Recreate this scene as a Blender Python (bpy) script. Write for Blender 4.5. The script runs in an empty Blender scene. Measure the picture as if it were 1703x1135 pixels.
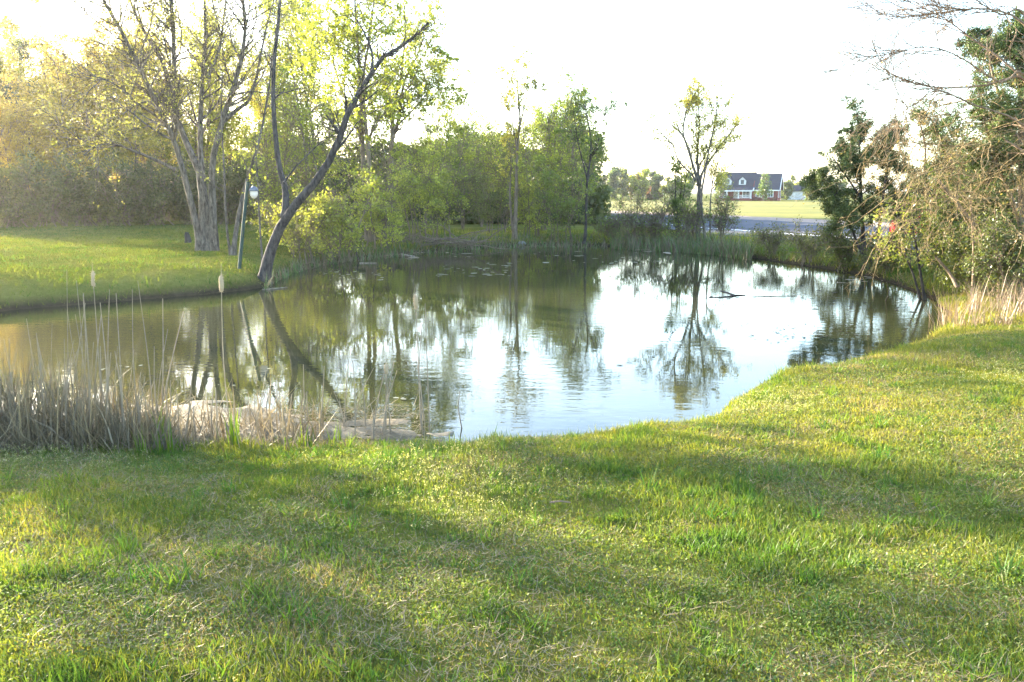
import bpy, math
import numpy as np
from mathutils import Vector
rad = math.radians
scene = bpy.context.scene
COL = scene.collection
RNG = np.random.default_rng(7)

# ------------------------------------------------------------------ camera geometry (used to place things where they stand)
EYE = 2.6
FPX = 1325.0
PITCH = math.atan((567.5 - 320.0) / FPX)
def ray(px, py):
    a, b = px - 851.5, 567.5 - py
    c, s = math.cos(PITCH), math.sin(PITCH)
    return np.array([a, FPX * c + b * s, -FPX * s + b * c])
def P(px, py, z=0.0):
    r = ray(px, py); t = (z - EYE) / r[2]
    return np.array([0, 0, EYE]) + r * t
def D(px, py, Y):
    r = ray(px, py)
    return np.array([0, 0, EYE]) + r * (Y / r[1])

# ------------------------------------------------------------------ object helpers
def tag(o, label=None, cat=None, group=None, kind=None):
    if label: o['label'] = label
    if cat: o['category'] = cat
    if group: o['group'] = group
    if kind: o['kind'] = kind
    return o
def empty(name, loc, rz=0.0):
    o = bpy.data.objects.new(name, None); COL.objects.link(o)
    o.location = loc; o.rotation_euler = (0, 0, rz); o.empty_display_size = 0.2
    return o
def thing(name, label, cat, loc, rz=0.0, group=None):
    return tag(empty(name, loc, rz), label, cat, group)
def mk(name, V, Fs, mat, parent=None, col=None, smooth=False, loc=None):
    V = np.asarray(V, dtype=np.float64)
    Fs = [np.asarray(f, dtype=np.int32) for f in Fs if len(f)]
    if loc is not None: V = V - np.asarray(loc)
    me = bpy.data.meshes.new(name)
    me.vertices.add(len(V)); me.vertices.foreach_set('co', V.astype(np.float32).ravel())
    loops = np.concatenate([f.ravel() for f in Fs])
    sizes = np.concatenate([np.full(len(f), f.shape[1], dtype=np.int32) for f in Fs])
    starts = np.concatenate([[0], np.cumsum(sizes)[:-1]]).astype(np.int32)
    me.loops.add(len(loops)); me.loops.foreach_set('vertex_index', loops.astype(np.int32))
    me.polygons.add(len(sizes)); me.polygons.foreach_set('loop_start', starts)
    if smooth: me.polygons.foreach_set('use_smooth', np.ones(len(sizes), dtype=bool))
    me.update(calc_edges=True)
    if col is not None:
        a = me.color_attributes.new('col', 'FLOAT_COLOR', 'POINT')
        c = np.ones((len(V), 4), dtype=np.float32); c[:, :3] = col
        a.data.foreach_set('color', c.ravel())
    if mat is not None: me.materials.append(mat)
    o = bpy.data.objects.new(name, me); COL.objects.link(o)
    if parent is not None: o.parent = parent
    if loc is not None and parent is None: o.location = loc
    return o
class MB:
    """collects boxes, prisms and tubes into one mesh"""
    def __init__(s): s.V = []; s.F = {}; s.n = 0
    def add(s, V, F):
        V = np.asarray(V, float)
        for f in F: s.F.setdefault(len(f), []).append([i + s.n for i in f])
        s.V.append(V); s.n += len(V); return s
    def box(s, x0, x1, y0, y1, z0, z1):
        V = [(x, y, z) for z in (z0, z1) for y in (y0, y1) for x in (x0, x1)]
        return s.add(V, [(0, 2, 3, 1), (4, 5, 7, 6), (0, 1, 5, 4), (2, 6, 7, 3), (0, 4, 6, 2), (1, 3, 7, 5)])
    def prism(s, pts, axis, a, b):
        n = len(pts); V = []
        for t in (a, b):
            for (u, v) in pts:
                V.append({'x': (t, u, v), 'y': (u, t, v), 'z': (u, v, t)}[axis])
        F = [tuple(range(n)), tuple(range(2 * n - 1, n - 1, -1))]
        F += [(i, (i + 1) % n, n + (i + 1) % n, n + i) for i in range(n)]
        return s.add(V, F)
    def tube(s, pts, r, sides=8):
        pts = np.asarray(pts, float)[None]; r = np.broadcast_to(np.asarray(r, float), (pts.shape[1],))[None]
        V, F = tubes(pts, r, sides); return s.add(V, [tuple(f) for f in F])
    def lathe(s, prof, c=(0, 0, 0), sides=14, axis='z'):
        V = []; k = len(prof)
        for (r, h) in prof:
            for j in range(sides):
                a = 2 * math.pi * j / sides
                u, v = r * math.cos(a), r * math.sin(a)
                V.append({'z': (c[0] + u, c[1] + v, c[2] + h), 'x': (c[0] + h, c[1] + u, c[2] + v), 'y': (c[0] + u, c[1] + h, c[2] + v)}[axis])
        F = [(i * sides + j, i * sides + (j + 1) % sides, (i + 1) * sides + (j + 1) % sides, (i + 1) * sides + j) for i in range(k - 1) for j in range(sides)]
        F += [tuple(range(sides)), tuple(range((k - 1) * sides, k * sides))]
        return s.add(V, F)
    def build(s, name, mat, parent=None, smooth=False, bevel=0):
        me = bpy.data.meshes.new(name)
        me.from_pydata(np.concatenate(s.V).tolist(), [], [f for k in s.F for f in s.F[k]])
        if smooth: me.polygons.foreach_set('use_smooth', np.ones(len(me.polygons), dtype=bool))
        me.update(); me.materials.append(mat)
        o = bpy.data.objects.new(name, me); COL.objects.link(o); o.parent = parent
        if bevel:
            m = o.modifiers.new('b', 'BEVEL'); m.width = bevel; m.segments = 2; m.limit_method = 'ANGLE'
        return o

# ------------------------------------------------------------------ noise
class Noise2:
    def __init__(s, seed, scale, octaves=3):
        r = np.random.default_rng(seed); s.g = [r.random((256, 256)) for _ in range(octaves)]; s.sc = scale
    def __call__(s, x, y):
        out = 0; amp = 1; tot = 0; f = 1.0 / s.sc
        for g in s.g:
            u, v = x * f + 37.3, y * f + 11.7
            i, j = np.floor(u).astype(int), np.floor(v).astype(int)
            a, b = u - i, v - j
            a = a * a * (3 - 2 * a); b = b * b * (3 - 2 * b)
            i0, i1, j0, j1 = i % 256, (i + 1) % 256, j % 256, (j + 1) % 256
            out = out + amp * ((g[i0, j0] * (1 - a) + g[i1, j0] * a) * (1 - b) + (g[i0, j1] * (1 - a) + g[i1, j1] * a) * b)
            tot += amp; amp *= 0.5; f *= 2.03
        return out / tot
def sstep(a, b, x):
    t = np.clip((x - a) / (b - a), 0, 1); return t * t * (3 - 2 * t)

# ------------------------------------------------------------------ materials
def new_mat(name):
    m = bpy.data.materials.new(name); m.use_nodes = True
    nt = m.node_tree; nt.nodes.clear()
    out = nt.nodes.new('ShaderNodeOutputMaterial')
    return m, nt, out
def N(nt, t, **kw):
    n = nt.nodes.new(t)
    for k, v in kw.items():
        if k in n.inputs.keys(): n.inputs[k].default_value = v
        else: setattr(n, k, v)
    return n
def rgba(c): return (c[0], c[1], c[2], 1)
def ramp(nt, stops):
    n = nt.nodes.new('ShaderNodeValToRGB'); e = n.color_ramp.elements
    while len(e) < len(stops): e.new(0.5)
    for el, (p, c) in zip(e, stops): el.position = p; el.color = rgba(c)
    return n
def leaf_mat(name, trans=0.45, gloss=0.04, tint=(1.15, 1.1, 0.55)):
    m, nt, out = new_mat(name); L = nt.links.new
    at = N(nt, 'ShaderNodeAttribute', attribute_name='col')
    d = N(nt, 'ShaderNodeBsdfDiffuse'); t = N(nt, 'ShaderNodeBsdfTranslucent')
    mul = N(nt, 'ShaderNodeMix', data_type='RGBA', blend_type='MULTIPLY'); mul.inputs[0].default_value = 1
    mul.inputs[7].default_value = rgba(tint)
    L(at.outputs['Color'], d.inputs['Color']); L(at.outputs['Color'], mul.inputs[6]); L(mul.outputs[2], t.inputs['Color'])
    mx = N(nt, 'ShaderNodeMixShader', Fac=trans); L(d.outputs[0], mx.inputs[1]); L(t.outputs[0], mx.inputs[2])
    g = N(nt, 'ShaderNodeBsdfGlossy', Roughness=0.45); g.inputs['Color'].default_value = (0.8, 0.8, 0.8, 1)
    m2 = N(nt, 'ShaderNodeMixShader', Fac=gloss); L(mx.outputs[0], m2.inputs[1]); L(g.outputs[0], m2.inputs[2])
    L(m2.outputs[0], out.inputs[0]); return m
def bark_mat(name, c1, c2, scale=13.0):
    m, nt, out = new_mat(name); L = nt.links.new
    tc = N(nt, 'ShaderNodeTexCoord'); mp = N(nt, 'ShaderNodeMapping'); mp.inputs['Scale'].default_value = (1, 1, 0.25)
    L(tc.outputs['Object'], mp.inputs[0])
    no = N(nt, 'ShaderNodeTexNoise', Scale=scale, Detail=6.0, Roughness=0.7); L(mp.outputs[0], no.inputs['Vector'])
    r = ramp(nt, [(0.36, c1), (0.64, c2)]); L(no.outputs[0], r.inputs[0])
    b = N(nt, 'ShaderNodeBsdfPrincipled', Roughness=0.95); b.inputs['Specular IOR Level'].default_value = 0.15
    L(r.outputs[0], b.inputs['Base Color'])
    bu = N(nt, 'ShaderNodeBump', Strength=0.9, Distance=0.05); L(no.outputs[0], bu.inputs['Height']); L(bu.outputs[0], b.inputs['Normal'])
    L(b.outputs[0], out.inputs[0]); return m
def plain(name, c, rough=0.7, var=0.12, scale=6.0, spec=0.3, bump=0.0, metal=0.0):
    m, nt, out = new_mat(name); L = nt.links.new
    tc = N(nt, 'ShaderNodeTexCoord')
    no = N(nt, 'ShaderNodeTexNoise', Scale=scale, Detail=5.0, Roughness=0.65); L(tc.outputs['Object'], no.inputs['Vector'])
    r = ramp(nt, [(0.25, [v * (1 - var) for v in c]), (0.75, [min(1, v * (1 + var)) for v in c])]); L(no.outputs[0], r.inputs[0])
    b = N(nt, 'ShaderNodeBsdfPrincipled', Roughness=rough, Metallic=metal); b.inputs['Specular IOR Level'].default_value = spec
    L(r.outputs[0], b.inputs['Base Color'])
    if bump:
        bu = N(nt, 'ShaderNodeBump', Strength=bump, Distance=0.02); L(no.outputs[0], bu.inputs['Height']); L(bu.outputs[0], b.inputs['Normal'])
    L(b.outputs[0], out.inputs[0]); return m
LEAF = leaf_mat('leaf')
LEAFB = leaf_mat('sunlit_leaf', 0.55, 0.02, (1.1, 1.12, .65))
LEAFG = leaf_mat('golden_leaf', 0.62, 0.02, (1.2, 1.1, .6))  # extra translucency and gold tint imitate the glare on the left trees
NEEDLE = leaf_mat('needle', 0.18, 0.03)
GRASS = leaf_mat('grass_blade', 0.5, 0.015, (1.2, 1.15, 0.5))
DRY = leaf_mat('dry_stalk', 0.22, 0.04, (1.05, 1.0, 0.85))
BARK_GREY = bark_mat('bark_grey', (0.04, 0.034, 0.029), (0.20, 0.172, 0.145))
BARK_DARK = bark_mat('bark_dark', (0.022, 0.020, 0.021), (0.105, 0.092, 0.085))
BARK_BROWN = bark_mat('bark_brown', (0.10, 0.075, 0.055), (0.24, 0.19, 0.14))
BARK_TAN = bark_mat('bark_tan', (0.12, 0.085, 0.06), (0.30, 0.22, 0.155))
WOOD_PALE = bark_mat('wood_pale', (0.13, 0.11, 0.085), (0.34, 0.29, 0.23))

# ------------------------------------------------------------------ pond outline and ground height
SHORE_PX = [  # (x, y, height of the ground seen there)
    (-420, 770, 0), (-150, 755, 0), (0, 748, 0), (130, 745, 0), (250, 742, 0), (380, 736, .02), (500, 728, .05), (600, 720, .10), (700, 711, .18), (800, 703, .26), (900, 696, .30),
    (1000, 683, .32), (1100, 671, .32), (1180, 660, .32), (1215, 632, .32), (1262, 606, .32), (1330, 590, .32), (1410, 574, .32), (1490, 556, .30), (1545, 541, .28), (1578, 520, .20),
    (1560, 502, 0), (1535, 492, 0), (1500, 478, 0), (1455, 463, 0), (1400, 452, 0), (1330, 441, 0), (1260, 430, 0), (1180, 419, 0), (1100, 414, 0), (1020, 410, 0), (950, 408, 0),
    (870, 408, 0), (790, 411, 0), (720, 418, 0), (650, 424, 0), (590, 430, 0), (530, 438, 0), (490, 449, 0), (462, 462, 0), (442, 476, 0), (400, 484, 0), (330, 491, 0), (250, 497, 0),
    (150, 506, 0), (60, 513, 0), (0, 519, 0), (-150, 533, 0), (-420, 552, 0)]
POND = np.array([P(*p)[:2] for p in SHORE_PX])
def densify(poly, n=4):
    out = []
    m = len(poly)
    for i in range(m):
        p0, p1, p2, p3 = poly[(i - 1) % m], poly[i], poly[(i + 1) % m], poly[(i + 2) % m]
        for k in range(n):
            t = k / n
            out.append(0.5 * ((2 * p1) + (-p0 + p2) * t + (2 * p0 - 5 * p1 + 4 * p2 - p3) * t * t + (-p0 + 3 * p1 - 3 * p2 + p3) * t ** 3))
    return np.array(out)
PONDS = densify(POND, 4)
_n = RNG.normal(0, 1, PONDS.shape) * 0.06
PONDS = PONDS + _n
def pond_sd(x, y):
    x = np.asarray(x, float).ravel(); y = np.asarray(y, float).ravel()
    out = np.empty(len(x))
    A = PONDS; B = np.roll(PONDS, -1, 0); E = B - A; L2 = (E ** 2).sum(1)
    for c in range(0, len(x), 20000):
        p = np.stack([x[c:c + 20000], y[c:c + 20000]], 1)
        w = p[:, None] - A[None]
        t = np.clip((w * E).sum(2) / L2, 0, 1)
        d = np.sqrt(((w - t[..., None] * E) ** 2).sum(2)).min(1)
        cr = (A[:, 1][None] > p[:, 1:2]) != (B[:, 1][None] > p[:, 1:2])
        xi = A[:, 0] + (p[:, 1:2] - A[:, 1]) / np.where(E[:, 1] == 0, 1e-9, E[:, 1]) * E[:, 0]
        ins = (cr & (p[:, 0:1] < xi)).sum(1) % 2 == 1
        out[c:c + 20000] = np.where(ins, -d, d)
    return out
_exact_sd = pond_sd
_gx = np.arange(-32, 32.01, .16); _gy = np.arange(-2, 62.01, .16)
_SD = _exact_sd(*[a.ravel() for a in np.meshgrid(_gx, _gy)]).reshape(len(_gy), len(_gx))
def pond_sd(x, y):
    x = np.asarray(x, float).ravel(); y = np.asarray(y, float).ravel()
    u = (x - _gx[0]) / .16; v = (y - _gy[0]) / .16
    inn = (u >= 0) & (v >= 0) & (u < len(_gx) - 1) & (v < len(_gy) - 1)
    out = np.empty(len(x)); i = u[inn].astype(int); j = v[inn].astype(int); a = u[inn] - i; b = v[inn] - j
    out[inn] = (_SD[j, i] * (1 - a) + _SD[j, i + 1] * a) * (1 - b) + (_SD[j + 1, i] * (1 - a) + _SD[j + 1, i + 1] * a) * b
    if (~inn).any(): out[~inn] = np.minimum.reduce([np.hypot(x[~inn] - c[0], y[~inn] - c[1]) for c in PONDS[::6]])
    return out
NH = Noise2(3, 2.2, 4); NB = Noise2(4, 14.0, 3); NF = Noise2(9, 0.35, 2)
def ground(x, y, s=None):
    x = np.asarray(x, float); y = np.asarray(y, float); sh = x.shape
    xr, yr = x.ravel(), y.ravel()
    if s is None: s = pond_sd(xr, yr)
    near = 1 - sstep(13, 21, yr + 0.10 * np.abs(xr))
    left = sstep(-4, -8, xr) * sstep(14, 18, yr) * (1 - sstep(55, 75, yr))
    sp = np.maximum(s, 0)
    gent = sstep(0.2, -2.5, xr) * near
    h = 0.30 * (1 - np.exp(-sp / (0.40 + 1.0 * gent)))
    h = h + near * 0.68 * sstep(0, 9.0, sp)
    h = h + left * 0.28 * (1 - np.exp(-sp / 0.9))
    h = h + (1 - near) * 0.16 * sstep(60, 200, yr) + (1 - near) * 0.10 * (NB(xr, yr) - 0.5) * sstep(2, 12, sp)
    h = h + sstep(0, 1.5, sp) * ((NH(xr, yr) - 0.5) * 0.10 * (0.4 + near) + (NF(xr, yr) - 0.5) * 0.03)
    h = np.where(s < 0, -0.9 * (1 - np.exp(np.minimum(s, 0) / 1.4)), h)
    return h.reshape(sh)
def gz(x, y): return float(ground(np.array([x]), np.array([y]))[0])
def G(px, py, z0=0.4):
    """the ground point seen at a pixel"""
    z = z0
    for _ in range(12):
        p = P(px, py, z); z = 0.5 * z + 0.5 * gz(p[0], p[1])
    p = P(px, py, z); return np.array([p[0], p[1], gz(p[0], p[1])])

def axis(lo, hi, step, far, g=1.16):
    a = list(np.arange(lo, hi + 1e-6, step)); d = step; v = a[-1]
    while v < far[1]: d *= g; v += d; a.append(v)
    d = step; v = lo; b = []
    while v > far[0]: d *= g; v -= d; b.append(v)
    return np.array(b[::-1] + a)
xs = axis(-24, 26, 0.2, (-3500, 3500)); ys = axis(0.5, 50, 0.2, (-60, 4500))
GX, GY = np.meshgrid(xs, ys)
GZ = ground(GX, GY)
ny, nx = GX.shape
idx = np.arange(nx * ny).reshape(ny, nx)
quad = np.stack([idx[:-1, :-1], idx[:-1, 1:], idx[1:, 1:], idx[1:, :-1]], -1).reshape(-1, 4)

def ground_mat():
    m, nt, out = new_mat('ground_turf'); L = nt.links.new
    tc = N(nt, 'ShaderNodeTexCoord')
    n1 = N(nt, 'ShaderNodeTexNoise', Scale=0.35, Detail=5.0, Roughness=0.6); L(tc.outputs['Object'], n1.inputs['Vector'])
    n2 = N(nt, 'ShaderNodeTexNoise', Scale=6.0, Detail=8.0, Roughness=0.75); L(tc.outputs['Object'], n2.inputs['Vector'])
    n3 = N(nt, 'ShaderNodeTexNoise', Scale=60.0, Detail=4.0, Roughness=0.7); L(tc.outputs['Object'], n3.inputs['Vector'])
    r1 = ramp(nt, [(0.32, (0.10, 0.13, 0.025)), (0.5, (0.18, 0.19, 0.04)), (0.7, (0.28, 0.24, 0.07))]); L(n1.outputs[0], r1.inputs[0])
    r2 = ramp(nt, [(0.35, (0.06, 0.07, 0.018)), (0.55, (0.17, 0.15, 0.05)), (0.75, (0.30, 0.23, 0.12))]); L(n2.outputs[0], r2.inputs[0])
    mx = N(nt, 'ShaderNodeMix', data_type='RGBA'); mx.inputs[0].default_value = 0.45
    L(r1.outputs[0], mx.inputs[6]); L(r2.outputs[0], mx.inputs[7])
    # bare soil beside and under the water
    sp = N(nt, 'ShaderNodeSeparateXYZ'); L(tc.outputs['Object'], sp.inputs[0])
    wet = N(nt, 'ShaderNodeMapRange'); wet.inputs['From Min'].default_value = 0.26; wet.inputs['From Max'].default_value = 0.05
    L(sp.outputs['Z'], wet.inputs['Value'])
    soil = ramp(nt, [(0.3, (0.028, 0.022, 0.015)), (0.7, (0.085, 0.065, 0.042))]); L(n2.outputs[0], soil.inputs[0])
    mx2 = N(nt, 'ShaderNodeMix', data_type='RGBA'); L(wet.outputs[0], mx2.inputs[0]); L(mx.outputs[2], mx2.inputs[6]); L(soil.outputs[0], mx2.inputs[7])
    b = N(nt, 'ShaderNodeBsdfDiffuse', Roughness=0.9); L(mx2.outputs[2], b.inputs['Color'])
    ad = N(nt, 'ShaderNodeMath', operation='ADD'); L(n2.outputs[0], ad.inputs[0]); L(n3.outputs[0], ad.inputs[1])
    bu = N(nt, 'ShaderNodeBump', Strength=0.9, Distance=0.05); L(ad.outputs[0], bu.inputs['Height']); L(bu.outputs[0], b.inputs['Normal'])
    L(b.outputs[0], out.inputs[0]); return m
o = mk('ground', np.stack([GX, GY, GZ], -1).reshape(-1, 3), [quad], ground_mat(), smooth=True)
tag(o, kind='structure')

def water_mat():
    m, nt, out = new_mat('pond_water'); L = nt.links.new
    tc = N(nt, 'ShaderNodeTexCoord')
    mp = N(nt, 'ShaderNodeMapping'); mp.inputs['Scale'].default_value = (0.55, 1.25, 1); mp.inputs['Rotation'].default_value = (0, 0, rad(12))
    L(tc.outputs['Object'], mp.inputs[0])
    n1 = N(nt, 'ShaderNodeTexNoise', Scale=4.5, Detail=3.0, Roughness=0.5, Distortion=0.3); L(mp.outputs[0], n1.inputs['Vector'])
    n2 = N(nt, 'ShaderNodeTexNoise', Scale=0.16, Detail=2.0); L(tc.outputs['Object'], n2.inputs['Vector'])
    r = N(nt, 'ShaderNodeMapRange'); r.inputs['From Min'].default_value = 0.42; r.inputs['From Max'].default_value = 0.62
    r.inputs['To Min'].default_value = 0.12; r.inputs['To Max'].default_value = 1.0
    L(n2.outputs[0], r.inputs['Value'])
    mu = N(nt, 'ShaderNodeMath', operation='MULTIPLY'); L(n1.outputs[0], mu.inputs[0]); L(r.outputs[0], mu.inputs[1])
    bu = N(nt, 'ShaderNodeBump', Strength=1.0, Distance=0.0042); L(mu.outputs[0], bu.inputs['Height'])
    b = N(nt, 'ShaderNodeBsdfPrincipled', Roughness=0.015, IOR=1.333)
    b.inputs['Base Color'].default_value = (0.030, 0.032, 0.014, 1); b.inputs['Specular IOR Level'].default_value = 0.5
    L(bu.outputs[0], b.inputs['Normal']); L(b.outputs[0], out.inputs[0]); return m
wx0, wx1, wy0, wy1 = POND[:, 0].min() - 2, POND[:, 0].max() + 2, POND[:, 1].min() - 2, POND[:, 1].max() + 2
o = mk('water', [(wx0, wy0, 0), (wx1, wy0, 0), (wx1, wy1, 0), (wx0, wy1, 0)], [np.array([[0, 1, 2, 3]])], water_mat())
tag(o, kind='structure')

# ------------------------------------------------------------------ road behind the pond
def strip(name, nearpx, farpx, t0, t1, lift, mat, m=5, seg=12, z=0.36):
    A = np.array([P(x, y, z)[:2] for x, y in nearpx]); B = np.array([P(x, y, z)[:2] for x, y in farpx])
    q = np.linspace(0, len(A) - 1, seg * (len(A) - 1) + 1)
    Ai = np.stack([np.interp(q, range(len(A)), A[:, k]) for k in (0, 1)], 1); Bi = np.stack([np.interp(q, range(len(B)), B[:, k]) for k in (0, 1)], 1)
    T = np.linspace(t0, t1, m)
    XY = Ai[:, None] * (1 - T)[None, :, None] + Bi[:, None] * T[None, :, None]
    Z = ground(XY[..., 0], XY[..., 1]) + lift
    n, k = XY.shape[:2]; ii = np.arange(n * k).reshape(n, k)
    F = np.stack([ii[:-1, :-1], ii[1:, :-1], ii[1:, 1:], ii[:-1, 1:]], -1).reshape(-1, 4)
    return tag(mk(name, np.dstack([XY, Z]).reshape(-1, 3), [F], mat), kind='structure')
FIELD = bark_mat('field_hay', (.065, .085, .008), (.17, .145, .014), .13)
NEARPX = [(860, 357), (1000, 367), (1180, 389), (1265, 395), (1400, 405), (1760, 436)]
FARPX = [(860, 346), (1000, 350), (1180, 357), (1265, 361), (1400, 367), (1760, 382)]
ASPH = plain('asphalt', (0.12, 0.122, 0.135), 1.0, 0.25, 1.5, spec=0.0)
strip('road', NEARPX, FARPX, 0.0, 0.74, 0.05, ASPH)
strip('sunlit_shoulder', NEARPX, FARPX, 0.742, 1.0, 0.045, plain('sunlit_gravel', (0.30, 0.24, 0.20), 1.0, 0.3, 3.0, spec=0.0, bump=0.5))  # pale pinkish tone stands for sunlight on this part of road and gravel
strip('field', FARPX, [(500, 335), (900, 335), (1150, 335), (1290, 335), (1400, 335), (1760, 336)], .004, 1.0, 0.03, FIELD, m=30)
WHITE = plain('road_paint', (0.65, 0.65, 0.62), 0.7, 0.15, 4.0)
strip('road_markings', NEARPX, FARPX, 0.17, 0.195, 0.055, WHITE, m=2)

# ------------------------------------------------------------------ plant generator
def norm(v): return v / np.maximum(np.linalg.norm(v, axis=-1, keepdims=True), 1e-9)
def tubes(Pt, R, sides):
    n, k = Pt.shape[:2]
    T = norm(np.gradient(Pt, axis=1))
    ax = np.argmin(np.abs(T[:, 0]), axis=1); ref = np.eye(3)[ax][:, None, :]
    U = norm(np.cross(T, np.broadcast_to(ref, T.shape))); W = np.cross(T, U)
    a = np.linspace(0, 2 * np.pi, sides, endpoint=False)
    V = Pt[:, :, None] + R[:, :, None, None] * (U[:, :, None] * np.cos(a)[None, None, :, None] + W[:, :, None] * np.sin(a)[None, None, :, None])
    ii = np.arange(n * k * sides).reshape(n, k, sides)
    jj = np.roll(ii, -1, 2)
    F = np.stack([ii[:, :-1], jj[:, :-1], jj[:, 1:], ii[:, 1:]], -1).reshape(-1, 4)
    return V.reshape(-1, 3), F
def resample(pts, k):
    pts = np.asarray(pts, float); m = len(pts)
    if m == 2: return pts[0] + np.linspace(0, 1, k)[:, None] * (pts[1] - pts[0])
    ext = np.vstack([2 * pts[0] - pts[1], pts, 2 * pts[-1] - pts[-2]])
    out = []
    for q in np.linspace(0, m - 1 - 1e-6, k):
        i = int(q); t = q - i; p0, p1, p2, p3 = ext[i:i + 4]
        out.append(0.5 * ((2 * p1) + (-p0 + p2) * t + (2 * p0 - 5 * p1 + 4 * p2 - p3) * t * t + (-p0 + 3 * p1 - 3 * p2 + p3) * t ** 3))
    return np.array(out)
def walk(r, p0, d0, length, k, wander, trop):
    n = len(p0); pts = np.empty((n, k, 3)); pts[:, 0] = p0; d = norm(d0); st = (length / (k - 1))[:, None]
    for i in range(1, k):
        d = norm(d + r.normal(0, wander, (n, 3)) + np.array([0, 0, trop]))
        pts[:, i] = pts[:, i - 1] + d * st
    return pts
def spawn(r, Pt, R, n, t0, t1, ang, ln, k=6, wander=0.15, trop=0.05, rr=0.6, tip=0.3, short=0.5, rmin=0.004):
    N_, K = Pt.shape[:2]
    L = np.linalg.norm(np.diff(Pt, axis=1), axis=2).sum(1)
    pi = r.choice(N_, n, p=L / L.sum()); t = r.uniform(t0, t1, n)
    q = t * (K - 1); i = np.minimum(q.astype(int), K - 2); f = (q - i)[:, None]
    p0 = Pt[pi, i] * (1 - f) + Pt[pi, i + 1] * f; T = norm(Pt[pi, i + 1] - Pt[pi, i])
    r0 = R[pi, i] * (1 - f[:, 0]) + R[pi, i + 1] * f[:, 0]
    pe = norm(np.cross(T, r.normal(0, 1, (n, 3)))); a = np.radians(r.uniform(*ang, n))[:, None]
    length = r.uniform(*ln, n) * (1 - short * t)
    Q = walk(r, p0, T * np.cos(a) + pe * np.sin(a), length, k, wander, trop)
    r0 = np.maximum(r0 * rr * r.uniform(0.6, 1, n), rmin)
    return Q, r0[:, None] * np.linspace(1, tip, k)[None]
def leaves(r, Pt, n, size, c1, c2, spread=0.05, t0=0.15, clump=1.5, aspect=0.6, up=0.3, hang=0.0, cl_noise=0.25, gaps=.45, gap_cell=4.5):
    N_, K = Pt.shape[:2]
    w = r.random(N_) ** clump + 0.03
    pi = r.choice(N_, n, p=w / w.sum()); q = r.uniform(t0, 1, n) * (K - 1); i = np.minimum(q.astype(int), K - 2); f = (q - i)[:, None]
    c = Pt[pi, i] * (1 - f) + Pt[pi, i + 1] * f + r.normal(0, spread, (n, 3))
    cs = max(size * gap_cell, .18); key = np.floor((c + r.normal(0, cs * .16, c.shape)) / cs).astype(np.int64)
    hsh = ((key[:, 0] * 73856093) ^ (key[:, 1] * 19349663) ^ (key[:, 2] * 83492791)) & 4095
    tab = r.random(4096); cv = tab[hsh]
    keep = cv > gaps * r.uniform(.55, 1, n); c = c[keep]; pi = pi[keep]; cv = cv[keep]; n = len(c)
    ax = norm(r.normal(0, 1, (n, 3)) + np.array([0, 0, -hang])); nn = r.normal(0, 1, (n, 3)) + np.array([0, 0, up * 2])
    sd = norm(np.cross(ax, nn)); s = (size * r.uniform(0.6, 1.3, n))[:, None]; nz = norm(np.cross(sd, ax))
    V = np.stack([c - ax * s * 0.5, c + sd * s * aspect * 0.5 + nz * s * 0.08, c + ax * s * 0.5, c - sd * s * aspect * 0.5 + nz * s * 0.08], 1).reshape(-1, 3)
    tw = r.random(N_); m = np.clip(tw[pi] * .45 + cv * .35 + (r.random(n) - .1) * cl_noise, 0, 1)[:, None]
    colr = (np.array(c1) * (1 - m) + np.array(c2) * m) * r.uniform(0.8, 1.2, (n, 1)) * (.5 + .85 * cv[:, None])  # clump tones vary; thin clumps coloured darker to imitate shaded gaps
    return V, np.arange(n * 4).reshape(-1, 4), np.repeat(colr, 4, 0)
YG1, YG2 = (0.17, 0.225, 0.032), (0.36, 0.37, 0.06)     # fresh yellow-green
GR1, GR2 = (0.075, 0.135, 0.025), (0.17, 0.215, 0.04)    # mid green
OL1, OL2 = (0.055, 0.075, 0.024), (0.16, 0.155, 0.045)    # olive
GO1, GO2 = (0.32, 0.26, 0.055), (0.56, 0.44, 0.11)      # golden young leaves, brightened in colour to stand in for glare
CE1, CE2 = (0.038, 0.072, 0.032), (0.11, 0.155, 0.05) # cedar
BR1, BR2 = (0.20, 0.13, 0.09), (0.36, 0.24, 0.16)      # buds and dead leaves
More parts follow.
